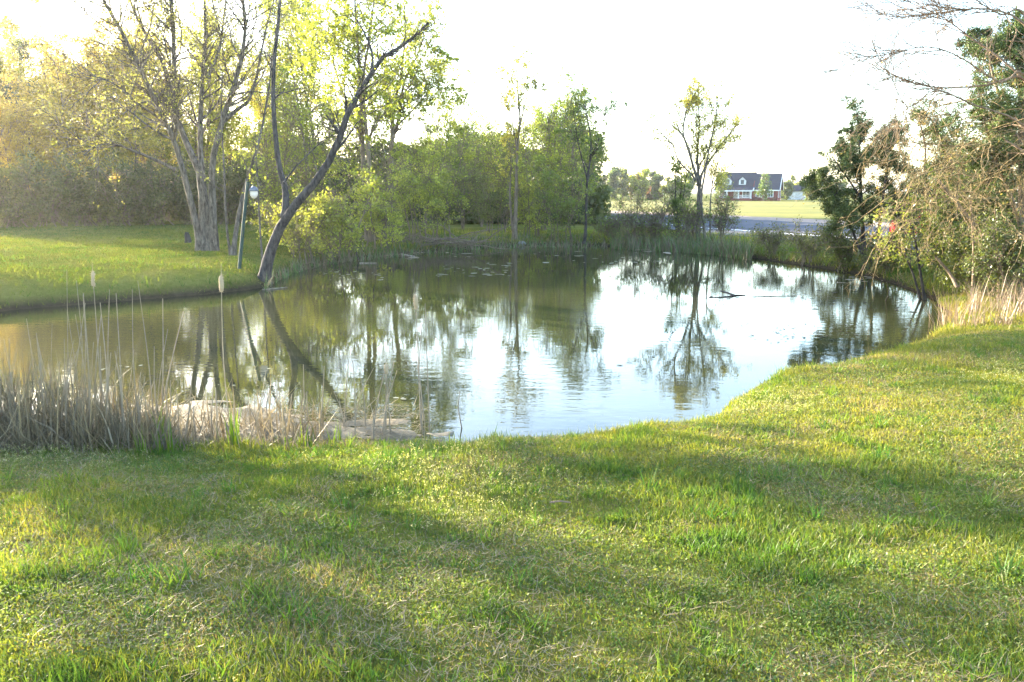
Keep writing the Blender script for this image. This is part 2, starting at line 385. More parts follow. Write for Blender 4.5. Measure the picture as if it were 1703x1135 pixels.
def plant(name, label, cat, base, stems, seed, n=(30, 160, 500), ln=((1, 2), (.5, 1), (.2, .5)), ang=(30, 65), trop=(0.06, 0.04, 0.0), t0=(0.35, 0.25, 0.2), wander=0.14,
          leaf=(6000, 0.09, YG1, YG2), bark=BARK_GREY, lmat=LEAF, rmin=(0.012, 0.006, 0.004), ksides=(9, 5, 3, 3), group=None, trunk_name='trunk', crown='crown', lk=None, short=0.5, twig_part=False, lv=(2, 3), jit=0.0):
    r = np.random.default_rng(seed); base = np.asarray(base, float)
    K = 16; SP = []; SR = []
    for (pts, a, b) in stems:
        q = resample(pts, K)
        if jit: q[1:] += np.cumsum(r.normal(0, jit, (K - 1, 3)), 0) * np.linspace(0.2, 1, K - 1)[:, None]
        SP.append(q); SR.append(a + (b - a) * np.linspace(0, 1, K) ** 0.62)
    SP = np.array(SP); SR = np.array(SR)
    SR[:, 0] *= 1.25
    lev = [(SP, SR)]
    for i in range(3):
        if n[i] == 0: break
        lev.append(spawn(r, *lev[-1], n[i], t0[i], 1.0, ang, ln[i], k=(7, 6, 5)[i], wander=wander, trop=trop[i], rmin=rmin[i], short=short if i == 0 else 0.3))
    root = thing(name, label, cat, base, group=group)
    def join(ls):
        V = []; F = []; o_ = 0
        for (pp, rr), s in ls:
            v, f = tubes(pp, rr, s); V.append(v); F.append(f + o_); o_ += len(v)
        return np.concatenate(V), np.concatenate(F)
    cut = 2 if twig_part else len(lev)
    v, f = join(list(zip(lev[:cut], ksides[:cut])))
    mk(trunk_name, v, [f], bark, root, smooth=True, loc=base)
    if twig_part and len(lev) > 2:
        v, f = join(list(zip(lev[2:], ksides[2:]))); mk('twigs', v, [f], bark, root, smooth=True, loc=base)
    if leaf and leaf[0]:
        src = [lev[i] for i in lv if i < len(lev)] or [lev[-1]]
        VV = []; FF = []; CC = []; o_ = 0; tot = sum(len(s[0]) for s in src)
        for s in src:
            v, f, c = leaves(r, s[0], int(leaf[0] * len(s[0]) / tot) + 1, *leaf[1:], **(lk or {}))
            VV.append(v); FF.append(f + o_); CC.append(c); o_ += len(v)
        mk(crown, np.concatenate(VV), [np.concatenate(FF)], lmat, root, col=np.concatenate(CC), loc=base)
    return root
def stems_auto(seed, base, H, n=1, spread=0.3, r0=0.12, curve=0.08, k=6, hv=0.2, foot=0.03):
    r = np.random.default_rng(seed + 999); out = []
    for i in range(n):
        a = 2 * math.pi * (i + r.random() * 0.7) / max(n, 1); h = H * (1 - hv * r.random()) if i else H
        off = np.array([math.cos(a), math.sin(a), 0]) * spread * h * (r.uniform(0.5, 1) if n > 1 else r.uniform(0, 0.5))
        pts = []
        for j in range(k):
            t = j / (k - 1)
            pts.append(np.asarray(base, float) + off * (t ** 0.8) + np.array([0, 0, h * t]) + r.normal(0, curve, 3) * h * 0.25 * t * np.array([1, 1, 0.1]))
        pts[0] = np.asarray(base, float) + off * foot - np.array([0, 0, 0.15])
        s = 1.0 if i == 0 else r.uniform(0.55, 0.9)
        out.append((pts, r0 * s, r0 * s * 0.18))
    return out
def W(pts, Y, off=0.0):
    """limb traced at its own depth, bending off towards or away from the viewer by off metres"""
    m = len(pts)
    return [D(x, y, Y + off * (j / (m - 1)) ** 1.3) for j, (x, y) in enumerate(pts)]

# ------------------------------------------------------------------ trees on the left bank
bM = G(345, 417); YM = bM[1]
pxm = YM / FPX
stems = [
    (W([(333, 419), (328, 380), (315, 326), (296, 254), (279, 211), (237, 123), (199, 47), (169, -5), (150, -60)], YM, -1.5),   .155, .035),
    (W([(341, 420), (338, 380), (334, 296), (313, 245), (292, 186), (290, 127), (288, 42), (283, -10), (280, -80)], YM, 1.0), .19, .04),
    (W([(348, 419), (344, 360), (336, 290), (333, 215), (337, 130), (342, 60), (340, 0), (345, -70)], YM, 2.0), .16, .035),
    (W([(356, 420), (353, 330), (353, 270), (370, 200), (387, 150), (402, 95), (408, 40), (402, -10), (398, -70)], YM, -1.0), .16, .035),
    (W([(300, 265), (292, 283), (262, 268), (224, 252), (190, 240), (160, 243), (140, 258)][1:], YM, -2.0), .07, .02),
    (W([(292, 186), (271, 106), (241, 55), (216, 0), (205, -50)], YM, 1.5), .10, .03),
    (W([(372, 200), (395, 182), (415, 165), (428, 120), (440, 60), (452, 10)], YM, 2.0), .09, .025),
    (W([(279, 211), (255, 190), (225, 170), (190, 140), (150, 125)], YM, -2.5), .07, .02),
    (W([(345, 130), (365, 80), (372, 30), (380, -30)], YM, 1.0), .07, .02)]
plant('maple_tree', 'big multi-trunked budding tree standing on the lawn corner beside the water', 'tree', bM, stems, 11, n=(190, 1500, 4200), ln=((1.2, 3.4), (.6, 1.6), (.3, .9)),
      trop=(0.05, 0.0, -0.02), t0=(0.42, 0.2, 0.2), leaf=(22000, .060, YG1, (.40, .35, .11)), bark=BARK_GREY, lmat=LEAFB, rmin=(.017, .010, .007), lk=dict(clump=2.0, hang=.4))
bL = P(440, 470, 0.05); YL = bL[1]
stems = [
    (W([(438, 474), (443, 445), (451, 415), (476, 360), (523, 305), (557, 250), (578, 190), (607, 140), (637, 95), (671, 76), (713, 38)], YL, -0.5), .215, .03),
    (W([(474, 362), (475, 340), (474, 313), (463, 271), (455, 186), (455, 114), (461, 55), (466, 0), (468, -50)], YL, 1.0), .13, .03),
    (W([(555, 253), (575, 232), (595, 203)], YL, .5), .05, .015),
    (W([(578, 190), (575, 165), (572, 142)], YL, -.4), .04, .012),
    (W([(618, 118), (619, 90), (606, 55), (585, 22)], YL, .6), .05, .015),
    (W([(472, 305), (490, 280), (520, 250), (535, 235)], YL, 1.2), .035, .01)]
plant('leaning_tree', 'dark crooked trunk leaning out over the water from the lawn corner', 'tree', bL, stems, 12, n=(46, 160, 380), ln=((.5, 1.4), (.35, .8), (.2, .45)), t0=(0.5, 0.2, 0.2),
      leaf=(500, .075, YG1, YG2), bark=BARK_DARK, rmin=(.010, .006, .0045), lk=dict(clump=2.5))
bT = G(386, 426)
plant('sapling', 'pair of thin pale stems behind the lamp post on the lawn corner', 'tree', bT, [
    (W([(384, 428), (377, 380), (374, 320), (372, 270), (368, 190), (370, 120)], bT[1] + .3, .6), .055, .015),
    (W([(387, 428), (395, 368), (408, 310), (423, 262), (436, 211), (448, 140), (452, 90)], bT[1] + .3, .8), .10, .02)],
      13, n=(26, 90, 200), ln=((.6, 1.5), (.3, .7), (.2, .4)), leaf=(700, .08, YG1, YG2), bark=BARK_GREY, rmin=(.009, .006, .0045))
bT = P(436, 440, .35)
plant('sapling', 'single thin bare stem just behind the base of the leaning trunk', 'tree', bT, [(W([(437, 442), (433, 390), (430, 335), (428, 290), (425, 240)], bT[1], .3), .045, .012)],
      14, n=(16, 50, 120), ln=((.4, 1.0), (.3, .6), (.2, .4)), leaf=(300, .08, YG1, YG2), bark=BARK_GREY, rmin=(.008, .006, .0045))
# stump beside the maple
bS = G(313, 404)
mb = MB(); r = np.random.default_rng(5)
mb.tube([bS + (0, 0, -.1), bS + (.0, 0, .12), bS + (-.02, 0, .28), bS + (-.04, .02, .42)], [.15, .13, .11, .07], 9)
tag(mb.build('tree_stump', BARK_DARK, smooth=False), 'small dark jagged stump on the grass beside the multi-trunked tree', 'stump')

# lamp post
bP = G(397, 447); YP = bP[1]
root = thing('lamp_post', 'slanting dark green post with a capped white lantern near the water', 'lamp post', bP)
GREENM = plain('post_paint', (0.035, 0.06, 0.05), 0.6, 0.3, 8.0)
foot = D(397, 449, YP) - bP; topp = D(412, 303, YP) - bP
mb = MB(); mb.tube([foot - (0, 0, .1), foot * .5 + topp * .5, topp], [.055, .05, .05], 10); mb.build('post', GREENM, root, smooth=True)
hp = D(422, 320, YP) - bP
mb = MB(); mb.tube([topp + (-.01, 0, -.12), topp + (.07, 0, -.05), hp + (0, 0, .16)], .018, 8); mb.build('bracket', GREENM, root, smooth=True)
mb = MB(); mb.lathe([(.02, .17), (.09, .14), (.13, .06), (.13, .03)], hp, 16); mb.build('lantern_cap', plain('grey_metal', (.16, .17, .20), .4, .1, 5, metal=.4), root, smooth=True)
mb = MB(); mb.lathe([(.105, .03), (.115, -.03), (.10, -.10), (.06, -.16), (.02, -.18)], hp, 16); mb.build('lantern_globe', plain('frosted_globe', (.75, .66, .60), .25, .05, 3, spec=.6), root, smooth=True)

# ------------------------------------------------------------------ trees and bushes along the far shore
def far(name, label, cat, px, py, top, seed, spread=.3, ns=1, r0=.12, z0=.4, Y=None, group=None, tl=True, **kw):
    b = G(px, py, z0) if Y is None else np.array([*D(px, py, Y)[:2], 0])
    if Y is not None: b[2] = gz(b[0], b[1])
    d = b[1]; H = D(px, top, d)[2] - b[2]
    st = kw.pop('stems', None) or stems_auto(seed, b, H, ns, spread, r0, hv=kw.pop('hv', .25), foot=kw.pop('foot', .03))
    return plant(name, label, cat, b, st, seed, **kw)
bF = G(613, 402); YF = bF[1]
plant('pond_tree', 'tall pale tree with twin straight trunks and ivy at its foot behind the bank', 'tree', bF, [
    (W([(612, 405), (610, 380), (603, 254), (599, 140), (594, 63), (590, 0), (588, -60)], YF, .8), .17, .03),
    (W([(617, 405), (616, 330), (612, 245), (606, 190), (604, 130), (615, 60), (622, 0)], YF, -.6), .15, .03),
    (W([(604, 250), (590, 200), (565, 140), (550, 80), (545, 20)], YF, 1.2), .07, .02)], 21, n=(90, 560, 2000), ln=((1.6, 3.8), (.8, 1.7), (.35, .8)), trop=(.06, -.02, -.06),
      leaf=(24000, .125, YG1, YG2), bark=BARK_BROWN, lmat=LEAFB, rmin=(.014, .009, .006), lk=dict(clump=1.8, hang=.5))
bF2 = G(655, 393); Y2 = bF2[1]
plant('pond_tree', 'airy green tree with forked brown trunks right of the twin-trunked tree', 'tree', bF2, [
    (W([(652, 396), (650, 320), (650, 245), (662, 203), (671, 140), (692, 97), (706, 60)], Y2, .8), .16, .03),
    (W([(653, 300), (651, 240), (656, 180), (668, 118), (674, 50), (672, 10)], Y2, -.8), .12, .025),
    (W([(660, 210), (690, 180), (715, 150), (735, 130)], Y2, 1.5), .06, .015)], 22, n=(90, 560, 2000), ln=((1.4, 3.4), (.8, 1.7), (.35, .8)), trop=(.03, -.06, -.1),
      leaf=(22000, .125, (.12, .17, .04), YG2), bark=BARK_BROWN, lmat=LEAFB, rmin=(.014, .009, .006), lk=dict(clump=1.8, hang=.5))
bK = G(857, 398); YK = bK[1]
plant('pond_tree', 'bare-topped tree with a thin three-way fork rising above the middle bushes', 'tree', bK, [
    (W([(856, 402), (858, 340), (859, 288), (861, 237), (865, 200), (861, 150), (859, 106), (858, 90)], YK, .4), .13, .015),
    (W([(862, 222), (868, 195), (876, 160), (886, 114)], YK, -.4), .06, .01),
    (W([(860, 250), (852, 205), (843, 165), (834, 135)], YK, .7), .05, .01),
    (W([(855, 400), (848, 330), (850, 270), (846, 235)], YK, .9), .09, .02)], 23, n=(34, 130, 420), ln=((.5, 1.4), (.4, .9), (.3, .6)), trop=(.12, .05, 0),
      leaf=(6000, .10, YG1, GO2), bark=BARK_BROWN, lmat=LEAFB, rmin=(.012, .008, .006), lk=dict(clump=2.5))
bQ = G(972, 402); YQ = bQ[1]
plant('pond_tree', 'slim dark-stemmed tree with sparse leaves at the right end of the thicket', 'tree', bQ, [
    (W([(971, 406), (974, 385), (976, 308), (982, 261), (982, 225), (975, 190), (972, 165)], YQ, .4), .10, .015),
    (W([(977, 300), (968, 265), (960, 230), (955, 195), (950, 165)], YQ, -.6), .05, .01),
    (W([(982, 261), (995, 235), (1003, 205), (1008, 180)], YQ, .6), .04, .01)], 24, n=(40, 200, 600), ln=((.6, 1.6), (.4, .9), (.25, .5)), trop=(.05, 0, -.03),
      leaf=(6500, .09, GR1, (.18, .21, .07)), bark=BARK_DARK, lmat=LEAFB, rmin=(.011, .008, .0055), lk=dict(clump=2.2))
bW = P(1165, 413, .05); YW = bW[1]
plant('willow_tree', 'lone spreading tree with forked grey trunks at the water edge, yellow-tipped', 'tree', bW, [
    (W([(1160, 416), (1161, 402), (1162, 335), (1163, 305), (1161, 287), (1160, 251), (1163, 210), (1161, 170)], YW, .3), .16, .02),
    (W([(1163, 308), (1155, 284), (1145, 250), (1136, 220), (1141, 187), (1146, 165)], YW, -.6), .09, .02),
    (W([(1163, 310), (1168, 288), (1185, 261), (1205, 234), (1228, 204)], YW, .8), .09, .02),
    (W([(1156, 300), (1150, 290), (1128, 267), (1118, 240), (1091, 214)], YW, .8), .06, .015),
    (W([(1173, 416), (1172, 391), (1166, 334), (1172, 290), (1180, 245), (1190, 200), (1193, 170)], YW, -.5), .09, .015),
    (W([(1182, 414), (1181, 368), (1182, 328), (1188, 290), (1200, 255)], YW, 1.0), .05, .015)], 25, n=(100, 460, 1400), ln=((.6, 2.0), (.35, 1.0), (.2, .5)), ang=(18, 50), trop=(.08, .03, 0),
      t0=(.5, .2, .2), leaf=(17000, .075, (.20, .23, .06), (.46, .42, .08)), bark=BARK_GREY, lmat=LEAFG, rmin=(.014, .010, .007), lk=dict(clump=1.5, gaps=.35, spread=.07))
# broken pale stubs are part of its bark; dense yellow crown tuft grows on the same tree's top
bI = P(1126, 411, .1)
far('ivy_tree', 'narrow dark tree wrapped in ivy just left of the lone spreading tree', 'tree', 1126, 410, 272, 26, spread=.1, ns=3, r0=.08, n=(70, 260, 500), ln=((.3, .8), (.3, .6), (.2, .4)),
    t0=(.05, .1, .1), trop=(.08, .05, 0), leaf=(5200, .10, GR1, (.15, .19, .04)), bark=BARK_DARK, lk=dict(clump=1.2))

BUSHES = [  # px, py, top, stems, spread, palette, leaves, label
    (500, 432, 330, 7, .8, OL1, YG2, 2600, 'low sprawling bush at the water edge right of the leaning trunk'),
    (560, 424, 290, 6, .6, GR1, YG2, 3600, 'leafy bush under the twin-trunked tree, left of its ivy'),
    (628, 412, 262, 6, .5, YG1, YG2, 4200, 'yellow-green bush growing round the twin trunks'),
    (690, 404, 225, 6, .5, GR1, YG2, 6000, 'broad green bush beneath the airy forked tree'),
    (735, 398, 205, 5, .4, GR1, YG2, 5600, 'tall light green bush leaning right above the grassy far bank'),
    (822, 388, 250, 6, .45, OL1, (.20, .22, .06), 4200, 'loose olive bush left of the bare-topped tree'),
    (885, 395, 240, 6, .45, YG1, YG2, 4600, 'yellow-green bush right of the bare-topped tree'),
    (930, 400, 245, 6, .45, GR1, (.20, .23, .05), 5000, 'dense green bush overhanging the far shore near the slim dark tree'),
    (1012, 403, 378, 8, .8, GR1, GR2, 900, 'low dark green bush on the far bank right of the slim dark tree'),
    (1050, 404, 322, 4, .4, GR1, (.19, .21, .07), 700, 'thin see-through shrub in front of the sunny field'),
    (1090, 404, 335, 4, .4, GR1, (.20, .23, .06), 700, 'thin upright shrub beside the narrow ivy tree'),
    (1148, 405, 338, 4, .35, GR1, (.20, .24, .05), 700, 'leafy shrub between the ivy tree and the lone spreading tree'),
    (1200, 402, 322, 4, .35, GR1, (.18, .21, .06), 600, 'wispy shrub against the right side of the lone spreading tree'),
]
THICK = [  # px, Y, top, palette, label: airy saplings between the bushes and the wood
    (455, 40, 225, YG1, YG2, 'airy sapling behind the leaning trunk, the leftmost of the thicket'), (520, 43, 195, GR1, YG2, 'airy sapling between the leaning trunk and the twin-trunked tree'),
    (580, 46, 170, YG1, YG2, 'airy sapling just left of the twin trunks'), (640, 44, 200, GR1, YG2, 'airy sapling between the twin trunks and the forked tree'),
    (705, 47, 165, YG1, YG2, 'airy sapling just right of the forked tree'), (770, 50, 215, GR1, (.22, .25, .06), 'airy sapling behind the tall leaning bush'),
    (800, 54, 240, OL1, YG2, 'airy sapling left of the bare-topped tree'), (840, 50, 255, GR1, YG2, 'low airy sapling at the foot of the bare-topped tree'),
    (905, 48, 195, YG1, YG2, 'airy sapling right of the bare-topped tree'), (948, 47, 205, GR1, YG2, 'airy sapling beside the slim dark tree')]
for i, (px, Y, top, c1, c2, lab) in enumerate(THICK):
    far('thicket_sapling', lab, 'tree', px, 340, top - 28, 260 + i, spread=.22, ns=3, r0=.055, Y=Y, n=(70, 380, 900), ln=((.9, 2.4), (.5, 1.2), (.25, .6)), t0=(.12, .12, .1), trop=(.05, -.03, -.06),
        leaf=(5000, .12, c1, c2), bark=BARK_BROWN, lmat=LEAFB, rmin=(.018, .013, .010), lk=dict(clump=2.2, spread=.08, hang=.5, gaps=.6, gap_cell=5.5))
for i, (px, py, top, ns, sp, c1, c2, nl, lab) in enumerate(BUSHES):
    far('shrub', lab, 'bush', px, py, top, 40 + i, spread=sp, ns=ns, r0=.05, foot=.35, n=(60, 260, 700), ln=((.5, 1.3), (.35, .8), (.2, .5)), t0=(.1, .1, .1), trop=(.05, 0, -.04), hv=.5,
        leaf=(int(nl * 2.1), .105, c1, c2), bark=BARK_BROWN, rmin=(.012, .009, .007), lk=dict(clump=2.0, spread=.07, gaps=.62, gap_cell=5.5))

# second row of trees, further back
ROW = [  # px, base py or None, Y, top, stems, spread, palette, leaves, size, trunk r, label
    (535, 62, -10, 2, .20, YG1, YG2, 9000, .17, .20, 'tall yellow-green tree behind the leaning trunk, its top beyond the picture'),
    (470, 66, 40, 3, .25, YG1, GO2, 9000, .17, .2, 'wide golden-green tree seen between the multi-trunked tree and the leaning trunk'),
    (400, 70, 25, 2, .25, GR1, YG2, 9000, .17, .2, 'full light green tree behind the pair of thin pale stems'),
    (330, 64, 90, 2, .25, YG1, YG2, 7000, .16, .18, 'yellow-green tree behind the trunks of the big multi-trunked tree'),
    (760, 70, 215, 3, .3, GR1, (.18, .22, .04), 7500, .16, .15, 'rounded green tree rising behind the grassy far bank'),
    (800, 74, 240, 3, .3, YG1, (.25, .27, .06), 6000, .16, .15, 'paler tree filling the gap left of the bare-topped tree'),
    (908, 68, 205, 2, .22, YG1, YG2, 6500, .15, .14, 'bright yellow-green tree just right of the bare-topped tree'),
    (940, 66, 160, 2, .18, GR1, (.17, .21, .05), 6500, .15, .14, 'taller green tree with a ragged pointed top beside the slim dark tree'),
    (250, 66, 95, 3, .3, GO1, GO2, 7500, .16, .18, 'golden tree behind the drooping limb of the multi-trunked tree'),
    (170, 60, 70, 3, .3, GO1, (.34, .30, .07), 7500, .16, .16, 'golden leafy tree left of the multi-trunked tree, above the dark hedge'),
    (75, 62, 85, 3, .35, YG1, GO2, 7500, .16, .16, 'yellowish tree in front of the pines at the far left'),
    (-20, 62, 60, 3, .3, YG1, (.28, .28, .06), 7500, .17, .16, 'yellow-green tree cut by the left border of the picture'),
    (125, 55, 95, 3, .3, GO1, GO2, 6500, .15, .14, 'golden tree between the pine with tiered branches and the rust-pink shrub'),
    (215, 56, 60, 3, .28, YG1, GO2, 6500, .15, .15, 'tall yellow tree behind the drooping limb, left of the multi-trunked tree'),
    (300, 60, 30, 3, .28, YG1, YG2, 6500, .15, .15, 'tall yellow-green tree right behind the left limbs of the multi-trunked tree'),
    (30, 53, 185, 4, .4, GO1, GO2, 6000, .14, .12, 'low spreading golden tree in front of the left pine'),
    (25, 68, 30, 2, .3, YG1, GO2, 8000, .17, .2, 'thin tall sunlit tree behind the pines at the far left'),
]
for i, (px, Y, top, ns, sp, c1, c2, nl, sz, r0, lab) in enumerate(ROW):
    if px < 310: nl = int(nl * 2.0)
    far('background_tree', lab, 'tree', px, 340, top, 70 + i, spread=sp, ns=ns, r0=r0, Y=Y, n=(80, 420, 1300), ln=((1.8, 5.0), (1.0, 2.2), (.5, 1.1)), t0=(.2, .15, .1), trop=(.05, 0, -.03),
        leaf=(int(nl * 2.9), sz * 1.05, c1, c2), bark=BARK_BROWN, lmat=LEAFG if px < 310 else LEAFB, rmin=(.02, .014, .01), ksides=(7, 4, 3, 3), lk=dict(clump=1.6, spread=.18, gaps=.35))
PINES = [(88, 60, 72, 'dark blue-green pine with tiered branches above the golden trees'), (10, 58, 110, 'dark pine at the far left, cut by the border of the picture')]
for i, (px, Y, top, lab) in enumerate(PINES):
    far('pine_tree', lab, 'tree', px, 340, top, 90 + i, spread=.05, ns=1, r0=.2, Y=Y, n=(34, 240, 500), ln=((2.0, 3.4), (.5, 1.0), (.2, .5)), ang=(70, 95), t0=(.45, .3, .2), trop=(.03, .05, .05),
        leaf=(9000, .20, (.035, .06, .035), (.08, .115, .06)), bark=BARK_BROWN, lmat=NEEDLE, rmin=(.03, .014, .01), lk=dict(clump=1.4, spread=.12, aspect=.3))

# dense hedge along the lawn: individual hedge bushes
HEDGE = [(-40, 380), (20, 379), (80, 378), (140, 377), (200, 376), (258, 375), (318, 374), (380, 373), (440, 373), (-8, 371), (50, 371), (112, 370), (172, 370), (230, 369), (290, 368), (350, 368)]
HL = ['at the left border of the picture', 'second from the left border', 'in front of the left pine', 'below the golden trees', 'behind the drooping bare limb', 'with rusty buds left of the multi-trunked tree',
      'directly behind the multi-trunked tree', 'behind the lamp post', 'behind the leaning trunk',
      'of the rear row, at the left border', 'of the rear row, below the left pine', 'of the rear row, right of the left pine', 'of the rear row, below the drooping limb', 'of the rear row, behind the budding shrub', 'of the rear row, just left of the multi-trunked tree', 'of the rear row, just right of the multi-trunked tree']
for i, (px, py) in enumerate(HEDGE):
    far('hedge_bush', 'dark dense hedge bush ' + HL[i], 'bush', px, py, 288 - 12 * (i % 3), 110 + i, spread=.5, ns=9, foot=.7, r0=.05, n=(110, 420, 900), ln=((.6, 1.5), (.4, .9), (.25, .6)), t0=(.02, .1, .1), hv=.5, lv=(1, 2, 3),
        leaf=(10000, .15, OL1, (.15, .155, .045)), bark=BARK_BROWN, rmin=(.012, .008, .006), group='hedge along the back of the lawn', lk=dict(clump=1.0, spread=.1))
bR = G(255, 372)
far('budding_shrub', 'rust-pink budding shrub in front of the dark hedge, left of the multi-trunked tree', 'bush', 262, 372, 262, 130, spread=.6, ns=8, r0=.05, n=(60, 320, 900), ln=((.6, 1.5), (.4, .9), (.25, .6)),
    t0=(.2, .1, .1), leaf=(3200, .09, BR1, (.40, .28, .20)), bark=BARK_BROWN, rmin=(.011, .008, .006))
for i, (px, py, top, lab) in enumerate([(760, 366, 285, 'dark round bush on the grassy far bank, the left one of two'), (835, 366, 288, 'dark bush behind the loose olive one on the far bank')]):
    far('shrub', lab, 'bush', px, py, top, 140 + i, spread=.5, ns=7, r0=.05, n=(60, 260, 700), ln=((.6, 1.4), (.4, .9), (.25, .6)), t0=(.08, .1, .1), hv=.5, leaf=(6000, .14, CE1, GR2), bark=BARK_BROWN,
        rmin=(.012, .008, .006), lk=dict(clump=1.0, spread=.1))
# a wood far behind that closes the gaps between the trunks
def wood(name, boxes, n, size, c1, c2, seed):
    r = np.random.default_rng(seed); VV = []; CC = []
    tot = sum(b[2] for b in boxes)
    for (x0, x1, wgt, Y, hmin, hmax) in boxes:
        k = int(n * wgt / tot)
        x = r.uniform(x0, x1, k); y = Y + r.uniform(-5, 5, k)
        nz = Noise2(seed + int(Y), 5.0, 3)
        H = hmin + (hmax - hmin) * nz(x, y * 0 + 3.3)
        z = r.random(k) ** 0.8 * H
        c = np.stack([x, y, ground(x, y) + z], 1)
        ax = norm(r.normal(0, 1, (k, 3))); sd = norm(np.cross(ax, r.normal(0, 1, (k, 3)))); s = size * r.uniform(.5, 1.4, (k, 1))
        VV.append(np.stack([c - ax * s, c + sd * s * .6, c + ax * s, c - sd * s * .6], 1).reshape(-1, 3))
        m = np.clip(nz(x * 2.2, z * 2.5) * 1.6 - .3, 0, 1)[:, None]
        CC.append(np.repeat((np.array(c1) * (1 - m) + np.array(c2) * m) * r.uniform(.75, 1.25, (k, 1)), 4, 0))
    V = np.concatenate(VV)
    return mk(name, V, [np.arange(len(V)).reshape(-1, 4)], LEAF, col=np.concatenate(CC))
tag(wood('woods', [(-46, 9, 3.0, 84, 4.5, 11), (-16, 7, 1.2, 62, 1.6, 4.2)], 90000, .20, (.03, .05, .02), (.12, .14, .04), 150), 'hazy wood closing the view behind the left trees', 'woods', kind='stuff')

# ------------------------------------------------------------------ right bank trees
def cedar(name, label, px, py, top, seed, H=None, **kw):
    return far(name, label, 'tree', px, py, top, seed, **kw)
bC = G(1440, 448); YC = bC[1]
plant('cedar_tree', 'olive evergreen with a ragged pointed top standing behind the right shore', 'tree', bC, [
    (W([(1440, 452), (1436, 400), (1432, 330), (1430, 260), (1425, 185)], YC, .3), .12, .015),
    (W([(1440, 450), (1420, 390), (1390, 330), (1365, 295)], YC, -.4), .07, .015),
    (W([(1444, 450), (1460, 390), (1470, 320), (1478, 255), (1482, 225)], YC, .6), .08, .015),
    (W([(1446, 450), (1480, 400), (1505, 350), (1520, 300)], YC, .8), .06, .015),
    (W([(1432, 330), (1405, 290), (1385, 262)], YC, -.8), .05, .012)], 160, n=(90, 500, 1500), ln=((.5, 1.1), (.3, .6), (.12, .3)), ang=(35, 75), trop=(.08, .05, .03), t0=(.32, .2, .1),
      leaf=(95000, .070, (.042, .078, .032), (.17, .205, .055)), bark=BARK_DARK, lmat=NEEDLE, rmin=(.012, .008, .005), lk=dict(gaps=.2, clump=1.3, spread=.05, aspect=.38))
bC2 = np.array([*D(1688, 560, 17.5)[:2], 0]); bC2[2] = gz(bC2[0], bC2[1])
plant('cedar_tree', 'tall dark green cedar cut by the right border of the picture', 'tree', bC2, [
    (W([(1700, 545), (1702, 420), (1700, 300), (1698, 180), (1692, 80), (1690, 10)], 18, .5), .16, .02),
    (W([(1701, 380), (1670, 300), (1645, 230), (1630, 170)], 18, -.5), .07, .015),
    (W([(1700, 250), (1670, 180), (1650, 120), (1645, 70)], 18, .4), .06, .015),
    (W([(1702, 400), (1740, 300), (1765, 200), (1770, 100)], 18, .5), .08, .015)], 161, n=(80, 420, 1400), ln=((.5, 1.2), (.3, .6), (.12, .3)), ang=(40, 85), trop=(.05, .03, .02), t0=(.35, .2, .1),
      leaf=(130000, .055, (.04, .08, .034), (.14, .185, .055)), bark=BARK_BROWN, lmat=NEEDLE, rmin=(.012, .008, .005), lk=dict(gaps=.25, clump=1.4, spread=.04, aspect=.35))
bC3 = np.array([*D(1580, 470, 23.0)[:2], 0]); bC3[2] = gz(bC3[0], bC3[1])
plant('cedar_tree', 'squat evergreen behind the dead vines, between the ragged-topped one and the tall dark cedar', 'tree', bC3, stems_auto(163, bC3, D(1560, 180, 23)[2] - bC3[2], 7, .36, .11, hv=.35, foot=.2), 163, n=(110, 600, 1600), ln=((.6, 1.4), (.3, .7), (.12, .3)), ang=(40, 80), trop=(.06, .04, .02), t0=(.15, .15, .1),
      leaf=(110000, .070, (.042, .078, .032), (.16, .195, .055)), bark=BARK_BROWN, lmat=NEEDLE, rmin=(.012, .008, .005), lk=dict(gaps=.25, clump=1.2, spread=.06, aspect=.38))
bB = np.array([*D(1760, 560, 16.0)[:2], 0]); bB[2] = gz(bB[0], bB[1])
YB = 16.0
plant('bare_tree', 'leafless tree whose arching twigs reach in from the upper right border', 'tree', bB, [
    (W([(1762, 560), (1765, 400), (1762, 250), (1755, 120), (1745, 0), (1735, -100)], YB, .3), .2, .06),
    (W([(1760, 190), (1700, 120), (1664, 138), (1596, 95), (1540, 78), (1470, 92), (1405, 98)], YB, -.6), .032, .004),
    (W([(1762, 200), (1703, 130), (1640, 142), (1560, 146), (1500, 132), (1450, 100), (1430, 70)], YB, .5), .034, .004),
    (W([(1757, 130), (1703, 40), (1640, 15), (1560, 22), (1480, 28), (1440, 5)], YB, .9), .034, .004),
    (W([(1755, 110), (1700, 20), (1668, 25), (1630, 5), (1600, -20)], YB, -.9), .03, .006),
    (W([(1762, 210), (1690, 120), (1610, 60), (1570, 30), (1530, 12), (1480, -10)], YB, 1.4), .028, .004),
    (W([(1764, 260), (1690, 200), (1620, 175), (1555, 150), (1510, 180), (1480, 125), (1450, 75)], YB, -.4), .028, .004)], 162, n=(260, 1250, 2200), ln=((.6, 2.2), (.3, 1.0), (.15, .5)), ang=(12, 42),
      trop=(-.01, -.02, -.03), t0=(.3, .2, .1), leaf=(300, .04, BR1, BR2), bark=BARK_TAN, rmin=(.007, .0045, .003))
